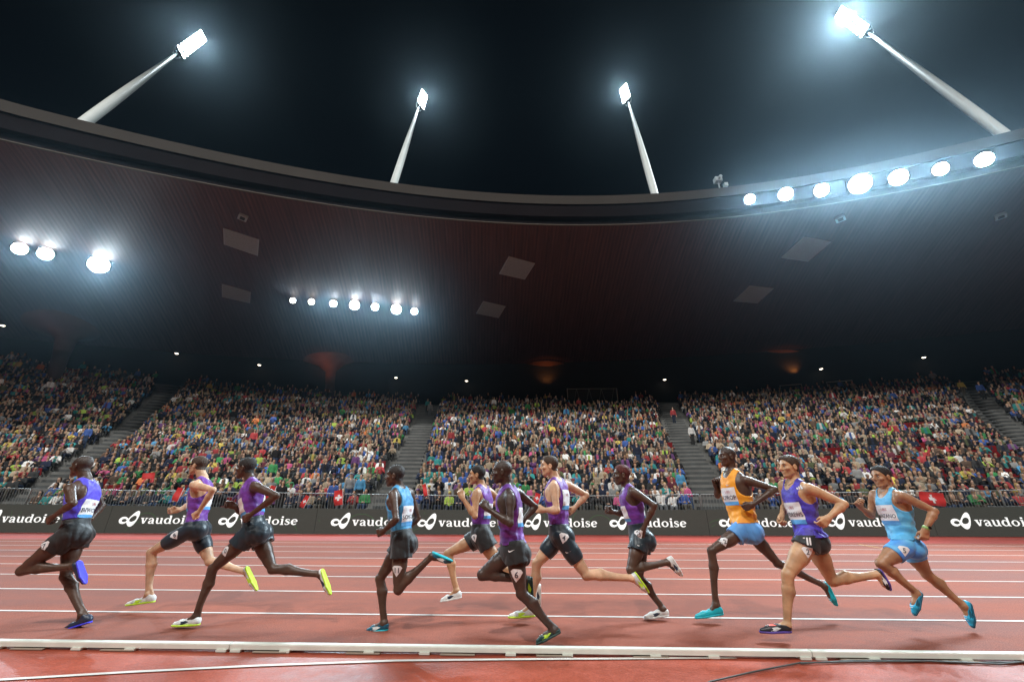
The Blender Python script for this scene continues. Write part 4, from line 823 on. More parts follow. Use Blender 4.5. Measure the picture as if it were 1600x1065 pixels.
RUN = [
 dict(id='A', waist=0.27, Y=gY(204), skin=SK['dark'], hair='shaved', hairt=.001, vest='blueplain', shorts='black', short=(0.35, False), shoe='navy', sole='blue', stripe='navy', mus=.98, name='BIWOTT', bibs=(.24, .20), bibu=.42, loose=.6, yaw=0,
  label='leftmost runner, blue-violet vest seen from behind, black shorts, one knee raised',
  j=dict(head=(127, 728), neck=(135, 750, .03), sL=(109, 762, -.17), sR=(146, 757, .2), lL=(114, 786, -.32), wL=(84, 806, -.22), nL=(73, 814, -.20), lR=(159, 790, .28), wR=(142, 810, .16), nR=(132, 812, .12),
    hL=(110, 835, -HP), hR=(119, 834, HP), kL=(35, 890, -.10), aL=(117, 884, -.07), eL=(124, 875, -.07), tL=(135, 911, -.05), kR=(103, 899, .07), aR=(129, 959, .05), eR=(142, 972, .05), tR=(98, 986, .05)),
  decals=[('7', 69, 853, .10, 25)]),
 dict(id='B', waist=0.14, Y=gY(175), skin=SK['fair'], hair='brown', hairt=.009, vest='purple', shorts='navy', shoe='white', sole='lime', stripe='lime', mus=1.0, short=(.66, True), glasses=1, yaw=0, loose=.3,
  label='fair runner with sunglasses and brown hair, purple vest and black half tights',
  j=dict(head=(309, 727), neck=(318, 748, .02), sL=(303, 757, -SH), sR=(318, 758, SH), lL=(333, 765, -.30), wL=(310, 800, -.24), nL=(301, 807, -.22), lR=(296, 788, .30), wR=(280, 796, .20), nR=(270, 797, .16),
    hL=(300, 826, -HP), hR=(309, 826, HP), kL=(237, 862, -.09), aL=(232, 927, -.07), eL=(241, 940, -.07), tL=(196, 946, -.07), kR=(328, 876, .08), aR=(384, 893, .06), eR=(386, 884, .06), tR=(403, 921, .05)),
  decals=[('8', 273, 836, .10, 40)]),
 dict(id='C', waist=0.27, Y=gY(199), skin=SK['dark'], hair='black', hairt=.006, vest='purple', shorts='navy', shoe='white', sole='lime', stripe='navy', mus=.95, short=(0.33, False), bibs=(.24, .20), yaw=0, name='', lips=1.1, nose=1.1,
  label='dark-skinned runner numbered 10 on the thigh, purple vest, white shoes, long stride',
  j=dict(head=(384, 731), neck=(392, 751, .02), sL=(399, 759, -SH), sR=(394, 758, SH), lL=(432, 774, -.30), wL=(391, 804, -.24), nL=(380, 811, -.22), lR=(376, 799, .30), wR=(368, 791, .22), nR=(362, 789, .2),
    hL=(393, 832, -HP), hR=(402, 832, HP), kL=(333, 888, -.09), aL=(306, 962, -.06), eL=(311, 976, -.06), tL=(268, 978, -.06), kR=(426, 888, .08), aR=(501, 897, .06), eR=(504, 888, .06), tR=(518, 928, .05)),
  decals=[('10', 351, 861, .10, 20)]),
 dict(id='D', waist=0.22, Y=gY(203), skin=SK['dark'], hair='stubble', hairt=.005, vest='sky', shorts='black', short=(0.32, False), shoe='petrol', sole='teal', stripe='white', mus=.92, name='SONGOK', bibs=(.23, .20), bibu=.45, lips=1.1, nose=1.1,
  label='dark-skinned runner numbered 11 in a sky-blue vest and black shorts',
  j=dict(head=(617, 743), neck=(623, 762, .02), sL=(614, 772, -.18), sR=(640, 769, .18), lL=(619, 811, -.28), wL=(600, 828, -.20), nL=(589, 833, -.16), lR=(653, 809, .26), wR=(637, 824, .2), nR=(628, 826, .16),
    hL=(627, 847, -HP), hR=(630, 847, HP), kL=(622, 920, -.09), aL=(675, 868, -.06), eL=(676, 861, -.06), tL=(708, 875, -.05), kR=(594, 903, .08), aR=(600, 973, .05), eR=(606, 984, .05), tR=(571, 988, .05)),
  decals=[('11', 620, 891, .105, 0)]),
 dict(id='E', waist=0.24, Y=gY(174), skin=SK['tan'], hair='black', hairt=.010, vest='purple', shorts='black', shoe='white', sole='white', stripe='navy', mus=.95, short=(.36, False), bibs=(.22, .18),
  label='tan-skinned runner with black hair half hidden behind the runner numbered 6, purple vest',
  j=dict(head=(745, 742), neck=(753, 760, .02), sL=(744, 770, -SH), sR=(764, 767, SH), lL=(742, 806, -.26), wL=(723, 778, -.25), nL=(719, 768, -.24), lR=(782, 782, .28), wR=(764, 790, .2), nR=(755, 792, .16),
    hL=(751, 838, -HP), hR=(751, 838, HP), kL=(783, 887, -.08), aL=(838, 916, -.06), eL=(845, 912, -.06), tL=(845, 948, -.05), kR=(700, 864, .08), aR=(713, 922, .06), eR=(721, 933, .06), tR=(688, 940, .06)),
  decals=[('9', 741, 840, .09, 15)]),
 dict(id='F', waist=0.15, hem=0.11, Y=gY(222), skin=SK['deep'], hair='shaved', hairt=.0005, vest='purple', shorts='black', short=(0.27, False), shoe='dgreen', sole='dgreen', stripe='lime', mus=.95, bibs=(.22, .18), lips=1.15, nose=1.15, loose=1.2,
  label='very dark-skinned runner numbered 6 pushing off in lime-marked green shoes, purple vest',
  j=dict(head=(784, 737), neck=(793, 760, .02), sL=(797, 776, -SH), sR=(807, 768, SH), lL=(797, 817, -.27), wL=(763, 795, -.22), nL=(754, 785, -.20), lR=(836, 791, .30), wR=(818, 812, .24), nR=(812, 820, .22),
    hL=(803, 861, -HP), hR=(801, 861, HP), kL=(815, 926, -.09), aL=(866, 984, -.06), eL=(876, 987, -.06), tL=(838, 1007, -.06), kR=(753, 897, .08), aR=(822, 905, .07), eR=(832, 901, .07), tR=(834, 936, .06)),
  decals=[('6', 807, 898, .115, -5), ('~', 799, 860, .07, 0)]),
 dict(id='G', waist=0.19, Y=gY(190), skin=SK['fair'], hair='brown', hairt=.011, vest='purple', shorts='navy', shoe='white', sole='lime', stripe='lime', mus=1.05, short=(.66, True), bibs=(.20, .22), bibu=.62, loose=.4,
  label='tall fair runner numbered 4 in black half tights, purple vest and white shoes',
  j=dict(head=(858, 728), neck=(868, 749, .02), sL=(865, 759, -.18), sR=(885, 757, .18), lL=(870, 797, -.26), wL=(850, 796, -.20), nL=(841, 795, -.18), lR=(916, 773, .30), wR=(897, 794, .24), nR=(889, 799, .22),
    hL=(876, 836, -HP), hR=(874, 836, HP), kL=(916, 897, -.08), aL=(988, 903, -.06), eL=(993, 893, -.06), tL=(1015, 925, -.05), kR=(839, 880, .08), aR=(830, 945, .06), eR=(836, 962, .06), tR=(794, 965, .06)),
  decals=[('4', 881, 840, .11, -15), ('~', 888, 862, .07, 0)]),
 dict(id='H', waist=0.28, Y=gY(183), skin=SK['dark'], hair='rust', hairt=.010, vest='purple', shorts='navy', shoe='white', sole='white', stripe='navy', mus=.9, short=(.36, False), bibs=(.22, .18), name='', lips=1.1, nose=1.1,
  label='dark-skinned runner with rust-red hair, purple vest, navy shorts and white shoes',
  j=dict(head=(971, 742), neck=(980, 760, .02), sL=(990, 768, -SH), sR=(978, 768, SH), lL=(1022, 789, -.28), wL=(1005, 826, -.20), nL=(1001, 838, -.18), lR=(973, 802, .28), wR=(957, 799, .22), nR=(947, 796, .2),
    hL=(1001, 842, -HP), hR=(1001, 842, HP), kL=(985, 890, -.16), aL=(1043, 878, -.08), eL=(1048, 868, -.07), tL=(1067, 899, -.06), kR=(999, 901, .09), aR=(1036, 951, .06), eR=(1045, 961, .06), tR=(1006, 967, .06)),
  decals=[('3', 999, 834, .09, 20), ('~', 1000, 851, .06, 0)]),
 dict(id='I', waist=0.14, hem=0.1, Y=gY(182), skin=SK['dark'], hair='shaved', hairt=.0005, vest='orange', shorts='skyshort', shoe='teal', sole='teal', stripe='teal', mus=.88, name='KIPROP', loose=1.3, short=(.30, False), bibs=(.22, .20), bibu=.55, chain=1, yaw=6, lips=1.1, headk=1.04,
  label='tall dark-skinned runner numbered 12 in an orange vest with turquoise shoes',
  j=dict(head=(1136, 713), neck=(1142, 735, .02), sL=(1166, 750, -.17), sR=(1129, 748, .17), lL=(1211, 764, -.26), wL=(1177, 787, -.26), nL=(1164, 793, -.24), lR=(1121, 774, .26), wR=(1119, 760, .2), nR=(1117, 750, .18),
    hL=(1163, 827, -HP), hR=(1167, 825, HP), kL=(1112, 860, -.09), aL=(1118, 944, -.06), eL=(1130, 959, -.06), tL=(1086, 966, -.06), kR=(1215, 879, .08), aR=(1289, 915, .06), eR=(1291, 908, .06), tR=(1309, 946, .05)),
  decals=[('12', 1131, 846, .095, 12), ('~', 1138, 757, .06, 0)]),
 dict(id='J', waist=0.07, hem=0.03, Y=gY(209), skin=SK['olive'], hair='brown', hairt=.011, vest='bluepurple', shorts='black', shoe='black', sole='violet', stripe='white', tongue='red', mus=1.06, name='ANDREWS', loose=1.5, short=(0.22, False), bibs=(.23, .21), bibu=.44, chain=1, yaw=8, nose=1.05,
  label='runner numbered 2 with dark brown hair, blue-violet vest, red-laced black shoes',
  j=dict(head=(1233, 729), neck=(1240, 752, .02), sL=(1265, 763, -.18), sR=(1224, 757, .18), lL=(1319, 787, -.28), wL=(1295, 808, -.28), nL=(1284, 820, -.27), lR=(1228, 789, .24), wR=(1221, 806, .16), nR=(1219, 817, .13),
    hL=(1264, 842, -HP), hR=(1268, 841, HP), kL=(1231, 898, -.09), aL=(1230, 975, -.06), eL=(1236, 987, -.06), tL=(1187, 988, -.06), kR=(1300, 906, .09), aR=(1371, 897, .06), eR=(1374, 888, .06), tR=(1393, 922, .05)),
  decals=[('2', 1262, 862, .10, -10), ('///', 1260, 845, .07, 0), ('^', 1250, 764, .055, 0)]),
 dict(id='K', waist=0.14, hem=0.1, Y=gY(196), skin=SK['brown'], hair='black', hairt=.010, vest='aqua', shorts='aquashort', shoe='cyan', sole='petrol', stripe='petrol', mus=1.0, name='MANZANO', short=(.50, True), bibs=(.23, .20), bibu=.54, watch=1, yaw=10, loose=1.3,
  label='rightmost runner numbered 5 in light blue vest and shorts, wearing a watch',
  j=dict(head=(1377, 745), neck=(1387, 766, .02), sL=(1408, 774, -.17), sR=(1366, 772, .17), lL=(1460, 798, -.26), wL=(1446, 826, -.25), nL=(1445, 838, -.24), lR=(1361, 805, .26), wR=(1346, 793, .2), nR=(1340, 785, .18),
    hL=(1413, 852, -HP), hR=(1418, 851, HP), kL=(1377, 880, -.08), aL=(1432, 926, -.05), eL=(1439, 925, -.05), tL=(1430, 962, -.04), kR=(1449, 897, .08), aR=(1505, 946, .06), eR=(1514, 940, .06), tR=(1522, 981, .05)),
  decals=[('5', 1413, 860, .10, -12), ('NEW', 1404, 785, .018, 0)]),
]
for r in RUN: build_runner(r)
# ------------------------------------------------------------------ spectators
def spectator_geo(pose, h, hairk=0, hat=False, bulk=1.):
    lo, hi = (-.42, -.75, -.02), (.42, .42, 1.95); st = pose.startswith('stand'); A = np.array
    G = lambda: Grid(lo, hi, h)
    body, jk, tr, hr, shs = G(), G(), G(), G(), G(); I3 = (A([1., 0, 0]), A([0, 1., 0]), A([0, 0, 1.]))
    lean = {'sit_lean': -.16, 'sit_talk': .03}.get(pose, -.02)
    hz = .93 if st else .47; hp = A([0, .06, hz]); nk = hp+A([0, lean, .50]); hd = nk+A([0, -.035, .155])
    if pose == 'sit_talk': hd = hd+A([.03, 0, -.005])
    mh = min(h*.7, .02)
    # skin: head, neck, hands and (under the clothes) one continuous trunk
    body.ell(hd+A([0, .0, .02]), I3, (.076, .095, .10), 0); body.cap(hd+A([0, -.03, -.05]), hd+A([0, -.05, -.075]), .045, .035, .02); body.cap(hd, nk-A([0, 0, .05]), .055, .06, .02)
    body.cap(hd+A([0, -.088, .0]), hd+A([0, -.105, -.02]), .012, .014, .01)
    body.cap(nk-A([0, 0, .08]), hp, .10, .11, .04)
    jk.ell(hp+A([0, lean*.62, .31]), I3, (.175*bulk, .125*bulk, .23), 0); jk.ell(hp+A([0, lean*.2, .08]), I3, (.175*bulk, .14*bulk, .16), .05)
    jk.cap(nk+A([-.13, 0, -.06]), nk+A([.13, 0, -.06]), .062*bulk, .062*bulk, .04); jk.cap(nk, nk-A([0, 0, .06]), .062, .08, .02)
    for q in (-1, 1):
        S = nk+A([q*.175, 0, -.075])
        if pose == 'sit_lap': E_ = S+A([q*.06, -.06, -.27]); W = E_+A([-q*.13, -.22, .02])
        elif pose == 'sit_clap': E_ = S+A([q*.08, -.12, -.24]); W = E_+A([-q*.21, -.16, .14])
        elif pose == 'sit_phone': E_ = S+A([q*.07, -.20, -.13]); W = E_+A([-q*.17, -.12, .22])
        elif pose == 'sit_lean': E_ = S+A([q*.05, -.16, -.24]); W = E_+A([-q*.16, -.20, .06])
        elif pose == 'sit_talk': E_ = S+A([q*.08, -.02, -.27]); W = E_+A([-q*.2, -.2, -.0])
        elif pose == 'sit_cheer': E_ = S+(A([q*.16, -.08, .14]) if q > 0 else A([q*.06, -.06, -.27])); W = E_+(A([q*-.02, -.05, .26]) if q > 0 else A([.13, -.22, .02]))
        elif pose == 'stand_clap': E_ = S+A([q*.07, -.12, -.25]); W = E_+A([-q*.20, -.17, .13])
        else: E_ = S+A([q*.06, .0, -.29]); W = E_+A([q*.0, -.09, -.23])
        jk.cap(S, E_, .062*bulk, .052*bulk, .03); jk.cap(E_, E_+(W-E_)*.88, .052*bulk, .040*bulk, .02)
        body.cap(S, E_, .035, .035, .02); body.cap(E_, W, .032, .028, .02); d = n3(W-E_); body.cap(W, W+d*.05, .032, .036, .02); body.cap(W+d*.05, W+d*.11, .03, .018, .02)
        H_ = hp+A([q*.09, 0, 0]); K = hp+(A([q*.08, -.02, -.44]) if st else A([q*.11, -.42, .04])); F_ = (A([q*.1, .06, .09]) if st else A([q*.12, -.42, .09]))
        tr.cap(H_, K, .095, .068, .03 if q > 0 else .03); tr.cap(K, F_, .066, .050, .02); body.cap(H_, K, .06, .05, .02); body.cap(K, F_, .05, .035, .02)
        shs.cap(F_+A([0, .02, -.05]), F_+A([q*.02, -.15, -.055]), .042, .036, .02); body.cap(F_, F_+A([0, -.02, -.04]), .033, .033, .02)
    tr.ell(hp, I3, (.165, .13, .13), .03)
    if pose == 'sit_talk': pass
    hr.ell(hd+A([0, .015, .035]), I3, (.086, .102, .10), 0)
    if hairk == 1: hr.cap(hd+A([-.055, .03, .0]), hd+A([-.075, .02, -.16]), .04, .035, .03); hr.cap(hd+A([.055, .03, .0]), hd+A([.075, .02, -.16]), .04, .035, .03); hr.cap(hd+A([0, .06, 0]), hd+A([0, .07, -.14]), .07, .07, .03)
    hr.D = np.maximum(hr.D, -(hr_face(hr, hd)))
    if hat: hr.cap(hd+A([0, -.06, .07]), hd+A([0, -.15, .06]), .05, .04, .02); hr.ell(hd+A([0, .01, .07]), I3, (.095, .108, .07), .01)
    return {k: g.mesh(k) for k, g in (('person', body), ('jacket', jk), ('trousers', tr), ('hair', hr), ('shoes', shs))}
def hr_face(g, hd):
    x, y, z = g.full(); return (np.sqrt(((x-hd[0])/.068)**2+((y-hd[1]+.10)/.115)**2+((z-hd[2]+.06)/.125)**2)-1)*.1*-1*-1
POSES = ['sit_lap', 'sit_clap', 'sit_phone', 'sit_lean', 'sit_talk', 'sit_cheer', 'stand', 'stand_clap']
HI, LO = {}, {}
def hi(p, hk, ht):
    if (p, hk, ht) not in HI:
        G_ = spectator_geo(p, .021, hk, ht)
        HI[(p, hk, ht)] = {k: np_mesh('spectator_'+k, v[0], v[1]) for k, v in G_.items() if v is not None}
        for k, me in HI[(p, hk, ht)].items(): me.materials.append(M['skin_s'] if k == 'person' else M['cloth'])
    return HI[(p, hk, ht)]
JC = [('black', (.012, .012, .014), 26), ('navy', (.012, .02, .05), 18), ('dark grey', (.035, .038, .04), 12), ('grey', (.22, .23, .23), 6), ('white', (.72, .72, .70), 8), ('red', (.42, .03, .035), 6), ('blue', (.03, .10, .38), 6), ('sky-blue', (.04, .28, .52), 4),
      ('teal', (.01, .25, .24), 4), ('green', (.03, .25, .07), 3), ('lime', (.40, .58, .05), 2.5), ('yellow', (.62, .48, .06), 1.5), ('orange', (.6, .17, .03), 2), ('pink', (.55, .07, .22), 2), ('purple', (.13, .04, .17), 3), ('beige', (.38, .30, .20), 7), ('brown', (.10, .06, .04), 5), ('olive', (.10, .12, .05), 3), ('maroon', (.14, .02, .04), 3)]
JD = {n: c for n, c, _ in JC}; JW = np.array([q[2] for q in JC]); JW = JW/JW.sum()
HCc = [('dark-haired', (.02, .014, .010)), ('brown-haired', (.07, .038, .02)), ('blond', (.42, .28, .11)), ('grey-haired', (.30, .29, .27))]
SKS = [(.62, .40, .27), (.56, .34, .23), (.68, .45, .33), (.45, .26, .17)]
TC = [(.02, .03, .06), (.03, .03, .03), (.04, .07, .14), (.10, .09, .07), (.16, .17, .18)]
ZN = [(60, 'left of the leftmost runner'), (170, 'behind the leftmost runner'), (262, 'right of the leftmost runner'), (345, 'behind the sunglasses runner'), (432, 'behind the runner numbered 10'), (500, 'above the seam between boards'), (580, 'left of runner number 11'), (665, 'behind runner number 11'), (718, 'right of runner number 11'),
      (765, 'behind the tan-skinned runner'), (815, 'behind the runner numbered 6'), (905, 'behind the fair runner numbered 4'), (950, 'left of the rust-haired runner'), (1030, 'behind the rust-haired runner'), (1100, 'left of the orange-vested runner'), (1200, 'behind the orange-vested runner'), (1290, 'behind the runner numbered 2'), (1350, 'left of the rightmost runner'), (1450, 'behind the rightmost runner'), (1530, 'right of the rightmost runner'), (9999, 'at the right edge')]
ORD = ['front', 'second', 'third', 'fourth', 'fifth', 'sixth', 'seventh']
PW = {'sit_lap': 'hands in lap', 'sit_clap': 'clapping', 'sit_phone': 'holding hands up', 'sit_lean': 'leaning forward', 'sit_talk': 'sitting upright', 'sit_cheer': 'one arm raised', 'stand': 'standing', 'stand_clap': 'standing and clapping'}
used = set(); n_ind = 0
OVR = [(1067, 770, 0, 'blue', 0, False, 'sit_lap', 'spectator in a bright blue jacket behind the barrier, left of the orange-vested runner'),
       (499, 765, 0, 'blue', 0, False, 'stand', None), (524, 757, 1, 'grey', 0, True, 'stand', None), (721, 752, 1, 'lime', 0, False, 'sit_clap', None), (1492, 752, 0, 'green', 0, True, 'sit_lean', 'spectator in green jacket and white cap in the front row beside the draped flag'),
       (1528, 745, 1, 'olive', 0, True, 'sit_lean', None), (963-540, 765, 0, 'black', 1, False, 'stand', None), (1075, 752, 1, 'pink', 0, False, 'sit_lap', None), (1050, 748, 2, 'sky-blue', 0, False, 'stand', None), (50, 752, 1, 'blue', 2, False, 'sit_lap', None), (53, 757, 0, 'brown', 1, False, 'sit_lap', None),
       (78, 762, 0, 'white', 0, False, 'sit_lap', None), (540, 768, 0, 'red', 0, False, 'sit_clap', None), (572, 765, 1, 'sky-blue', 0, False, 'stand', None), (1108, 728, 3, 'grey', 0, False, 'stand', None)]
for i_, (n_, c_, w_) in enumerate(JC):
    g_ = sum(c_)/3; JC[i_] = (n_, tuple(g_*.15+v*.85 for v in c_), w_)
JD = {n: c for n, c, _ in JC}
for i_, (n_, c_, w_) in enumerate(JC):
    pass
JW = np.array([q[2] for q in JC])**1.12; JW = JW/JW.sum()
def person(x, y, z, k, jc=None, hk=None, hat=None, pose=None, label=None):
    global n_ind
    px, py = to_px((x, y, z+1.1)); zn = next(s for q, s in ZN if px < q)
    for tr_ in range(200):
        c = jc or JC[rng.choice(len(JC), p=JW)][0]
        if tr_ > 25: c = JC[rng.integers(len(JC))][0]
        hci = rng.integers(4) if not hat else 0; ht = hat if hat is not None else bool(rng.random() < .08); hatc = JC[rng.integers(len(JC))][0] if not (hat and k == 0) else 'white'
        ps = pose or rng.choice(POSES[:6], p=[.34, .2, .08, .18, .14, .06])
        if ht: lb = '%s in %s jacket and %s cap, %s row, %s' % ('spectator', c, hatc, ORD[k], zn)
        else: lb = '%s spectator in %s jacket, %s row, %s' % (HCc[hci][0], c, ORD[k], zn)
        if lb not in used: break
        if tr_ > 60: ps = POSES[rng.integers(6)] if not pose else pose; lb = lb.replace('spectator', 'spectator, %s,' % PW[ps]) if not ht else lb
        if lb not in used and len(lb.split()) < 17: break
    lb = lb.replace('jacket', 'T-shirt') if False else lb
    used.add(lb)
    if label: lb = label
    hkk = hk if hk is not None else (1 if rng.random() < .4 and not ht else 0)
    T = hi(ps, min(hkk, 1), ht); root = bpy.data.objects.new('person', T['person']); COL.objects.link(root)
    root.location = (x, y, z); root.rotation_euler = (0, 0, rng.normal(0, .12)+math.atan2(x-2, y)*-.45); s_ = rng.uniform(.86, 1.0); root.scale = (s_, s_, s_)
    sk = SKS[rng.integers(4)]; root.color = (*sk, 1); tag(root, lb, 'spectator', 'spectators in the front rows')
    j_ = np.array(JD[c])*rng.uniform(.95, 1.35)
    cols = dict(jacket=j_, trousers=TC[rng.integers(5)], hair=(JD[hatc] if ht else np.array(HCc[hci][1])*rng.uniform(.8, 1.2)), shoes=(.05, .05, .05))
    for kk, v in cols.items():
        o = bpy.data.objects.new('cap' if kk == 'hair' and ht else kk, T[kk]); COL.objects.link(o); o.parent = root; o.color = (*[float(q) for q in v], 1)
    n_ind += 1; return root
E_seats = []; stuffP = []
ROWS_IND = 5; jobs = []
for k in range(NR):
    x = -62. + .25*(k % 2)
    while x < 62:
        y, z = row(x, k)
        px, py = to_px((x, y, z+1.1)); stp = .485+rng.uniform(-.03, .04); dxy = math.hypot(1, (row(x+.5, k)[0]-y)/.5)
        x += stp/dxy
        if px < -60 or px > 1660: continue
        if any(abs(x-aisle_x(i, k)) < AW+.28 for i in range(4)): continue
        if k >= NR-3 and 880 < px < 975: continue
        pe = .02+(.10 if k > NR-4 else 0)
        if 1400 < px < 1580 and 640 < py < 738: pe = .18
        if 1210 < px < 1420 and 690 < py < 720: pe = .14
        if 120 < px < 330 and 700 < py < 755: pe = .16
        if px < 130 and 600 < py < 730: pe = .06
        jobs.append((k, x, y, z, px, py, rng.random() < pe))
ov_used = {}
for (opx, opy, ok, *_rest) in OVR:
    best = min((j for j in jobs if j[0] == ok), key=lambda j: abs(j[4]-opx)); ov_used[(best[0], best[1])] = _rest
vis = [j for j in jobs if not j[6] and -15 < j[4] < 1615]
vis.sort(key=lambda j: (j[0] if j[0] < 4 else 4, math.hypot(j[1], j[2])))
indiv = set((j[0], j[1]) for j in vis[:292]) | set(ov_used)
for j in jobs:
    k, x, y, z, px, py, em = j; y += rng.uniform(-.03, .05); key = (k, j[1])
    if key in ov_used:
        a = ov_used[key]; person(x, y, z, k, *a)
    elif em: E_seats.append(j)
    elif key in indiv: person(x, y, z, k)
    else: stuffP.append((x, y, z, k, px))
print('CROWD individuals', n_ind, 'rest', len(stuffP), 'seats', len(E_seats))
# the rest of the crowd: one mass, each with own clothes colours
lows = []
for ps in POSES:
    for hk in (0, 1):
        G_ = spectator_geo(ps, .048, hk, False); parts = []
        for kk in ('person', 'jacket', 'trousers', 'hair'):
            if G_[kk] is not None: parts.append((kk, G_[kk][0].astype(np.float32), G_[kk][1]))
        lows.append((ps, parts))
Vs, Fs, Cs, off = [], [], [], 0
for (x, y, z, k, px) in stuffP:
    r_ = rng.random(); pi = rng.choice(8, p=[.33, .2, .08, .18, .12, .05, .02, .02] if k < NR-3 else [.25, .15, .05, .1, .1, .05, .2, .1]); ps, parts = lows[pi*2+(rng.random() < .4)]
    a = rng.normal(0, .15)+math.atan2(x-2, y)*-.45; ca, sa = math.cos(a), math.sin(a); s_ = rng.uniform(.86, 1.0)
    jcol = np.array(JC[rng.choice(len(JC), p=JW)][1])*rng.uniform(.95, 1.9); cols = dict(person=np.array(SKS[rng.integers(4)]), jacket=jcol, trousers=np.array(TC[rng.integers(5)]), hair=np.array(HCc[rng.choice(4, p=[.4, .3, .17, .13])][1]) if rng.random() > .07 else np.array(JC[rng.integers(len(JC))][1]))
    for kk, V, F in parts:
        v = V*s_; Vs.append(np.stack([v[:, 0]*ca-v[:, 1]*sa+x, v[:, 0]*sa+v[:, 1]*ca+y, v[:, 2]+z], 1)); Fs.append(F+off); off += len(V)
        if kk == 'jacket':
            cc = np.tile(np.append(cols[kk], 1.).astype(np.float32), (len(V), 1)); q_ = rng.random()
            if q_ < .4: cc[(np.abs(V[:, 0]) < .07) & (V[:, 1] < 0)] = np.append(np.array(JC[rng.choice(len(JC), p=JW)][1]), 1.)
            elif q_ < .5: cc[V[:, 2] > (1.42 if ps.startswith('stand') else .92)] *= .35
            Cs.append(cc); continue
        Cs.append(np.tile(np.append(cols[kk], 1.).astype(np.float32), (len(V), 1)))
Vs = np.concatenate(Vs); Fs = np.concatenate(Fs); Cs = np.concatenate(Cs); print('crowd verts', len(Vs))
me = np_mesh('crowd', Vs, Fs); ca_ = me.color_attributes.new('col', 'FLOAT_COLOR', 'POINT'); ca_.data.foreach_set('color', Cs.ravel())
tag(link('crowd', me, None, M['crowd']), 'dense seated crowd in mixed coloured jackets filling the rows of the grandstand', 'crowd', kind='stuff')
# seats: empties are things
def seat_geo():
    m = MB(); r_ = []
    m.box((0, .02, .42), (.44, .40, .035)); m.box((0, .02-.2, .40), (.44, .03, .06)); p = MB(); B = (Vector((1, 0, 0)), Vector((0, .97, .24)), Vector((0, -.24, .97)))
    p.box((0, .27, .62), (.44, .035, .40), B); f = MB(); f.box((-.15, .12, .2), (.04, .3, .4)); f.box((.15, .12, .2), (.04, .3, .4)); return m, p, f
m_, p_, f_ = seat_geo(); SM_ = [np_mesh(n, q.v, q.f, False) for n, q in (('seat_pan', m_), ('backrest', p_), ('bracket', f_))]
for me, mm in zip(SM_, (M['seat'], M['seat'], M['dark'])): me.materials.append(mm)
E_seats.sort(key=lambda j: math.hypot(j[1], j[2])); ns = 0; su = {}
for (k, x, y, z, px, py, em) in E_seats[:290]:
    if not -10 < px < 1610: continue
    e = empty('stadium_seat', (x, y, z)); zn = next(s for q, s in ZN if px < q); hgt = 'low' if k < 6 else ('middle' if k < 16 else 'upper')
    lb = 'empty red seat, %s rows, %s' % (ORD[k] if False else hgt, zn); tag(e, lb, 'seat', 'empty red stadium seats')
    e.rotation_euler = (0, 0, math.atan2(x-2, y)*-.3)
    for n, me in zip(('seat_pan', 'backrest', 'bracket'), SM_): o = bpy.data.objects.new(n, me); COL.objects.link(o); o.parent = e
    if k < 4 and rng.random() < .45:
        q = MB(); q.box((x, y-.02, z+.46), (.3, .22, .012), (Vector((1, 0, 0)), Vector((0, .9, .42)), Vector((0, -.42, .9)))); o = q.build('paper_sheet', M['flagwhite']); tag(o, 'white paper sheet on a red seat, %s row, %s' % (ORD[k], zn), 'paper', 'paper sheets on the seats')
# flags
def flag(px, py, wd, ht, label, tilt=0, pole=True, plain=False, drape=False, yoff=-.12):
    c = at_y(px, py, FY+yoff); e = empty('flag', c, label, 'flag', 'red and white flags along the barrier'); n = 10
    fn = lambda u, v, o: (c.x+(u*math.cos(tilt)-v*math.sin(tilt))*1., c.y+.04*math.sin(u*9+v*6)+.02*math.sin(v*14)-o, c.z+u*math.sin(tilt)+v*math.cos(tilt))
    def patch(x0, x1, z0, z1, o, nx=8, ny=8):
        V = [fn(x0+(x1-x0)*i/nx, z0+(z1-z0)*j/ny, o) for j in range(ny+1) for i in range(nx+1)]; F = [(j*(nx+1)+i, j*(nx+1)+i+1, (j+1)*(nx+1)+i+1, (j+1)*(nx+1)+i) for j in range(ny) for i in range(nx)]; return V, F
    V, F = patch(-wd/2, wd/2, -ht/2, ht/2, 0, n, n); co = link('cloth', np_mesh('cloth', V, F), e, M['flagred'])
    if not plain:
        a = min(wd, ht)*.11; V, F = patch(-a*3, a*3, -a, a, .004); V2, F2 = patch(-a, a, -a*3, a*3, .006); V3 = V+V2; F3 = F+[tuple(i+len(V) for i in f) for f in F2]; link('cross', np_mesh('cross', V3, F3), co, M['flagwhite'])
    if pole:
        q = MB(); q.tube([Vector(fn(wd/2+.02, ht*.5+.05, 0)), Vector(fn(wd/2+.02, -ht*.5-.35, 0))], .01, 6); q.build('pole', M['mast'], e, True)
flag(423, 770, .26, .62, 'red flag with white cross hanging over the barrier behind the runner numbered 10', -.25)
flag(476, 783, .2, .5, 'small red and white flag hanging over the barrier above the board seam', -.35)
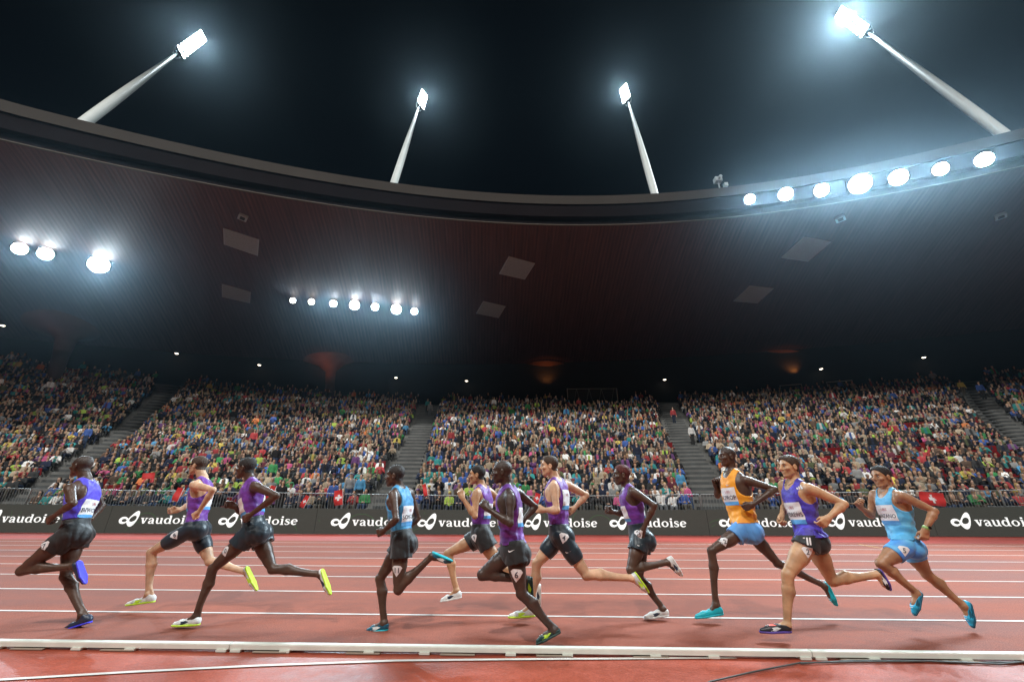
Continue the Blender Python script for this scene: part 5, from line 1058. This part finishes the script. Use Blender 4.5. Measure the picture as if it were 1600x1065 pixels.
flag(529, 777, .38, .62, 'red flag with white cross held against the barrier left of the runner numbered 11', .15)
flag(1457, 779, .95, .52, 'large red flag with white cross draped over the barrier beside the rightmost runner', -.08, False)
flag(278, 772, .3, .55, 'red flag held at the barrier just left of the sunglasses runner', -.2, True, True)
flag(839, 778, .22, .42, 'small red and white flag at the barrier behind the fair runner numbered 4', -.3)
flag(664, 765, .16, .5, 'narrow red flag on the barrier just right of the runner numbered 11', .3, True, True)
flag(232, 743, .62, .3, 'large red cloth flag over seats, right of the leftmost runner', .1, False, True, yoff=1.9)
# a few people standing on the stairways
def standing(px, py, k, jc, label, pose='stand'):
    x = px_row_x(px, k, 1.0); y, z = row(x, k); return person(x, y, z+.03, min(k, 6), jc, 0, False, pose, label)
for px, k, jc, lb in ((1081, 14, 'white', 'person in a white top standing on the stairs left of the orange-vested runner'), (1052, 22, 'red', 'person in red standing high on the stairs near the scaffold screen'), (668, 28, 'teal', 'person in teal standing at the top of the middle-left stairs'),
                      (672, 26, 'grey', 'person in grey standing on the upper middle-left stairs'), (1502, 28, 'yellow', 'person in yellow top standing high in the stand at far right'), (1533, 26, 'blue', 'person in blue jacket standing high in the stand at far right')):
    standing(px, 0, k, jc, lb)
# ------------------------------------------------------------------ damp night air lit by the floodlights
hz = MB(); hz.box((0, -10, 44), (180, 180, 94)); ho = hz.build('haze', None or bpy.data.materials.new('haze')); hm = ho.data.materials[0]; hm.use_nodes = True; nt = hm.node_tree
for n in list(nt.nodes):
    if n.type != 'OUTPUT_MATERIAL': nt.nodes.remove(n)
pv = nt.nodes.new('ShaderNodeVolumePrincipled'); pv.inputs['Color'].default_value = (.60, .84, 1, 1); pv.inputs['Density'].default_value = .00032; pv.inputs['Anisotropy'].default_value = .90
nt.links.new(pv.outputs[0], nt.nodes['Material Output'].inputs['Volume'] if 'Material Output' in nt.nodes else [n for n in nt.nodes if n.type == 'OUTPUT_MATERIAL'][0].inputs['Volume'])
tag(ho, kind='stuff', label='thin damp night air glowing around the floodlights', cat='haze')
